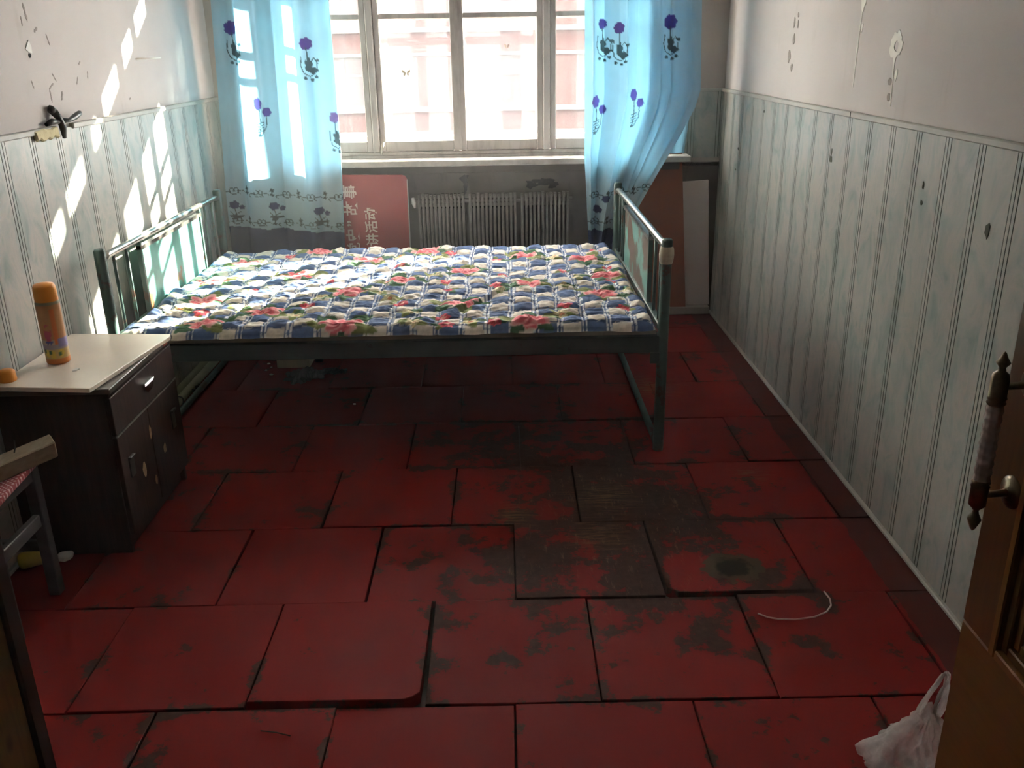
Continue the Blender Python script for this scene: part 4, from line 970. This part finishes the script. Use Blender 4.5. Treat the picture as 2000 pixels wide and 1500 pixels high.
# ------------------------------------------------------------------ floor litter
tag(MB().tube([(.632, 1.922, .006), (.652, 1.905, .006), (.677, 1.896, .006), (.72, 1.893, .006), (.77, 1.902, .006), (.808, 1.922, .006), (.829, 1.95, .006), (.836, 1.98, .006), (.830, 2.008, .009)], .0022, 6).build('loose_string', m_cord), 'thin pale string curled on the red floor', 'string')
tag(MB().tube([(-.54, 1.543, .004), (-.505, 1.537, .004), (-.473, 1.526, .004)], .0014, 6).build('dark_twig', m_dullblack), 'short dark twig on the red tiles in front', 'twig')

# plastic bag
def bag_mat():
    m, nt, b_ = newmat('thin_white_plastic_film'); out = nt.nodes['Material Output']
    b_.inputs['Base Color'].default_value = (.80, .74, .72, 1); b_.inputs['Roughness'].default_value = .28
    nt.links.new(ramp(nt, noise(nt, wpos(nt), 30, 3), [(.3, (.66, .60, .58)), (.7, (.48, .43, .415))]), b_.inputs['Base Color'])
    bump(nt, b_, noise(nt, mapping(nt, objc(nt), (1, 1, .5)), 42, 3, .5, 2.5), .9, .012)
    t = nn(nt, 'ShaderNodeBsdfTransparent'); mx = nn(nt, 'ShaderNodeMixShader')
    nt.links.new(ramp(nt, noise(nt, objc(nt), 22, 4), [(.3, .35), (.7, .65)]), mx.inputs[0])
    tl = nn(nt, 'ShaderNodeBsdfTranslucent'); tl.inputs[0].default_value = (.82, .76, .74, 1); m0 = nn(nt, 'ShaderNodeMixShader'); m0.inputs[0].default_value = .45
    nt.links.new(b_.outputs[0], m0.inputs[1]); nt.links.new(tl.outputs[0], m0.inputs[2])
    nt.links.new(m0.outputs[0], mx.inputs[1]); nt.links.new(t.outputs[0], mx.inputs[2]); nt.links.new(mx.outputs[0], out.inputs[0]); return m
m_bag = bag_mat()
bag = thing('plastic_bag', 'crumpled white plastic bag with upright handles on the floor by the door', 'bag', (.775, 1.375, 0))
def bag_body():
    nu, nv = 96, 48; vs = []
    r_ = np.random.RandomState(8)
    for j in range(nv):
        t = j/(nv-1)
        for i in range(nu):
            a = 2*PI*i/nu
            R = np.interp(t, [0, .08, .35, .6, .8, .92, 1], [.050, .072, .084, .076, .058, .038, .022])
            z = .004+.150*t + .018*max(0, math.cos(a-.3))*t
            cr_ = .012*abs(math.sin(4.5*a+6*t+1.6*math.sin(5*t)))+.008*abs(math.sin(3*a-9*t+2*math.sin(4*a)))+.007*abs(math.sin(8*a-11*t+math.sin(3*a)))+.004*math.sin(17*a+23*t)
            ear = .045*math.exp(-((a-PI)/.22)**2)*math.exp(-((t-.55)/.16)**2)
            rr = R*(1+.12*math.sin(2*a+.6)) - cr_*(.4+1.2*t*(1-t)*2) + ear
            vs.append((.772+.022*t**2+rr*1.02*math.cos(a), 1.372+rr*.85*math.sin(a), max(.003, z+.010*math.sin(3*a+5*t)*t)))
    fs = [(j*nu+i, j*nu+(i+1) % nu, (j+1)*nu+(i+1) % nu, (j+1)*nu+i) for j in range(nv-1) for i in range(nu)]
    fs += [list(range(nu))[::-1], list(range((nv-1)*nu, nv*nu))]
    return link('film', vs, fs, m_bag, bag, smooth_all=True)
bag_body()
def ribbon(pts, w, nm):
    """a crimped strap of film along pts; w = half widths"""
    vs, fs = [], []; k = 6
    for i, (p_, ww) in enumerate(zip(pts, w)):
        for q in range(k+1):
            o_ = (q/k-.5)*2; vs.append((p_[0]+ww*o_*.9, p_[1]+ww*.35*o_+.0035*math.sin(q*2.2+i*.5), p_[2]))
    for i in range(len(pts)-1):
        for q in range(k): a = i*(k+1)+q; fs.append((a, a+1, a+k+2, a+k+1))
    o = link(nm, vs, fs, m_bag, bag, smooth_all=True); md = o.modifiers.new('s', 'SOLIDIFY'); md.thickness = .0012; return o
def spl(P_, n=16):
    P_ = np.array(P_, float); t = np.linspace(0, len(P_)-1, n); return np.stack([np.interp(t, range(len(P_)), P_[:, i]) for i in range(3)], 1)
ribbon(spl([(.790, 1.385, .135), (.793, 1.387, .165), (.803, 1.389, .195), (.816, 1.390, .222), (.824, 1.390, .236), (.829, 1.391, .240)]), np.interp(np.linspace(0, 1, 16), [0, .5, 1], [.017, .007, .004]), 'handle')
ribbon(spl([(.829, 1.391, .240), (.834, 1.391, .232), (.834, 1.390, .205), (.831, 1.388, .175), (.826, 1.386, .150), (.815, 1.384, .130)]), np.interp(np.linspace(0, 1, 16), [0, .5, 1], [.004, .010, .020]), 'handle')
ribbon(spl([(.822, 1.372, .236), (.812, 1.370, .205), (.806, 1.370, .180), (.808, 1.370, .150), (.806, 1.370, .128)]), np.interp(np.linspace(0, 1, 16), [0, .5, 1], [.0025, .004, .016]), 'handle')

# ------------------------------------------------------------------ doors in the doorway
d1 = bpy.data.objects.new('door_1', None); COL.objects.link(d1); d1.location = (.655, .65, 0); ORI[d1.name] = Vector(d1.location)
struct(d1, 'open varnished wooden door at the right picture edge with glass pane and crystal pull')
DX, DT, DY0, DY1 = .635, .042, .285, 1.052
def dbox(y0_, y1_, z0_, z1_, nm, mat, dx=0, bev=.002): return MB().box(DX+dx, DX+DT-dx, y0_, y1_, z0_, z1_).build(nm, mat, d1, bev=bev)
dbox(DY1-.075, DY1, .608, 2.04, 'stile', m_door); dbox(DY0, DY0+.075, .608, 2.04, 'stile', m_door)
dbox(DY0, DY1, .012, .607, 'lower_panel', m_door_l); dbox(DY0+.075, DY1-.075, 1.94, 2.04, 'top_rail', m_door)
MB().box(DX+.016, DX+.024, DY0+.07, DY1-.07, .60, 1.945).build('door_glass', m_doorglass, d1)
for k, (w, o_) in enumerate(((.014, -.004), (.014, .004), (.014, .010))):
    a = DY1-.075-.014*k
    MB().box(DX+o_, DX+.016, a-w, a, .608+.014*k, 1.94).build('moulding', m_mould if k != 1 else m_door_l, d1, bev=.002)
    MB().box(DX+o_, DX+.016, DY0+.075, a-w, .608+.014*k, .608+.014*(k+1)).build('moulding', m_mould if k != 1 else m_door_l, d1, bev=.002)
hx, hy = .590, .993
hdl = MB()
lower = [(0, .783), (.0035, .787), (.0085, .800), (.0045, .808), (.0035, .813), (.0075, .818), (.0105, .821), (.0105, .845), (.0115, .847), (.0095, .850), (.0115, .853), (.0095, .856)]
upper = [(.0095, .956), (.0115, .959), (.0095, .962), (.0115, .965), (.0105, .968), (.0105, .990), (.009, .996), (.005, .999), (.004, 1.004), (.0085, 1.010), (.0045, 1.016), (.002, 1.022), (0, 1.024)]
hd_ = MB().lathe(lower, (hx, hy, 0), n=18).lathe(upper, (hx, hy, 0), n=18).build('pull_handle', m_bronze, d1)
tw = []; n = 24; nz = 44
for j in range(nz):
    z = .856+.100*j/(nz-1)
    for i in range(n):
        a = 2*PI*i/n; r = .0095*(1+.16*math.cos(4*a+j*.62)*math.cos(4*a-j*.62)); tw.append((hx+r*math.cos(a), hy+r*math.sin(a), z))
link('crystal_grip', tw, [(j*n+i, j*n+(i+1) % n, (j+1)*n+(i+1) % n, (j+1)*n+i) for j in range(nz-1) for i in range(n)], m_crystal, hd_, smooth_all=True)
for z in (.834, .979):
    MB().tube([(hx+.006, hy, z), (DX-.012, hy+.004, z), (DX-.002, hy+.006, z)], [.0042, .0048, .009], 12).build('post', m_bronze, hd_)
    MB().lathe([(0, 0), (.006, 0), (.009, -.0015), (.017, -.0035), (.021, -.006), (.0215, -.009)], (DX-.009, hy+.006, z), (-1, 0, 0), n=24).build('rosette', m_bronze, hd_)
d2 = thing('wooden_partition', 'rough knotty wooden partition board with a dark edge strip, lower left corner', 'partition', (-.66, .62, 0))
def knotty():
    m, nt, b_ = newmat('knotty_pine'); P = wpos(nt)
    f = noise(nt, mapping(nt, P, (14, 14, 1.4)), 4, 5, .6, .6); c = ramp(nt, f, [(.3, (.20, .115, .035)), (.7, (.125, .068, .022))])
    v = nn(nt, 'ShaderNodeTexVoronoi'); v.inputs['Scale'].default_value = 16; nt.links.new(mapping(nt, P, (1, 1.4, .8)), v.inputs['Vector'])
    c = mixc(nt, ramp(nt, v.outputs['Distance'], [(.13, 1), (.26, 0)]), c, (.05, .025, .01)); nt.links.new(c, b_.inputs['Base Color']); b_.inputs['Roughness'].default_value = .6; return m
mk = knotty()
MB().box(-.682, -.648, .29, .972, .001, .90).build('board', mk, d2, bev=.002)
MB().box(-.684, -.643, .9725, 1.002, .001, .905).build('edge_strip', m_darkedge, d2, bev=.003)  # strip coloured far darker than the board it edges
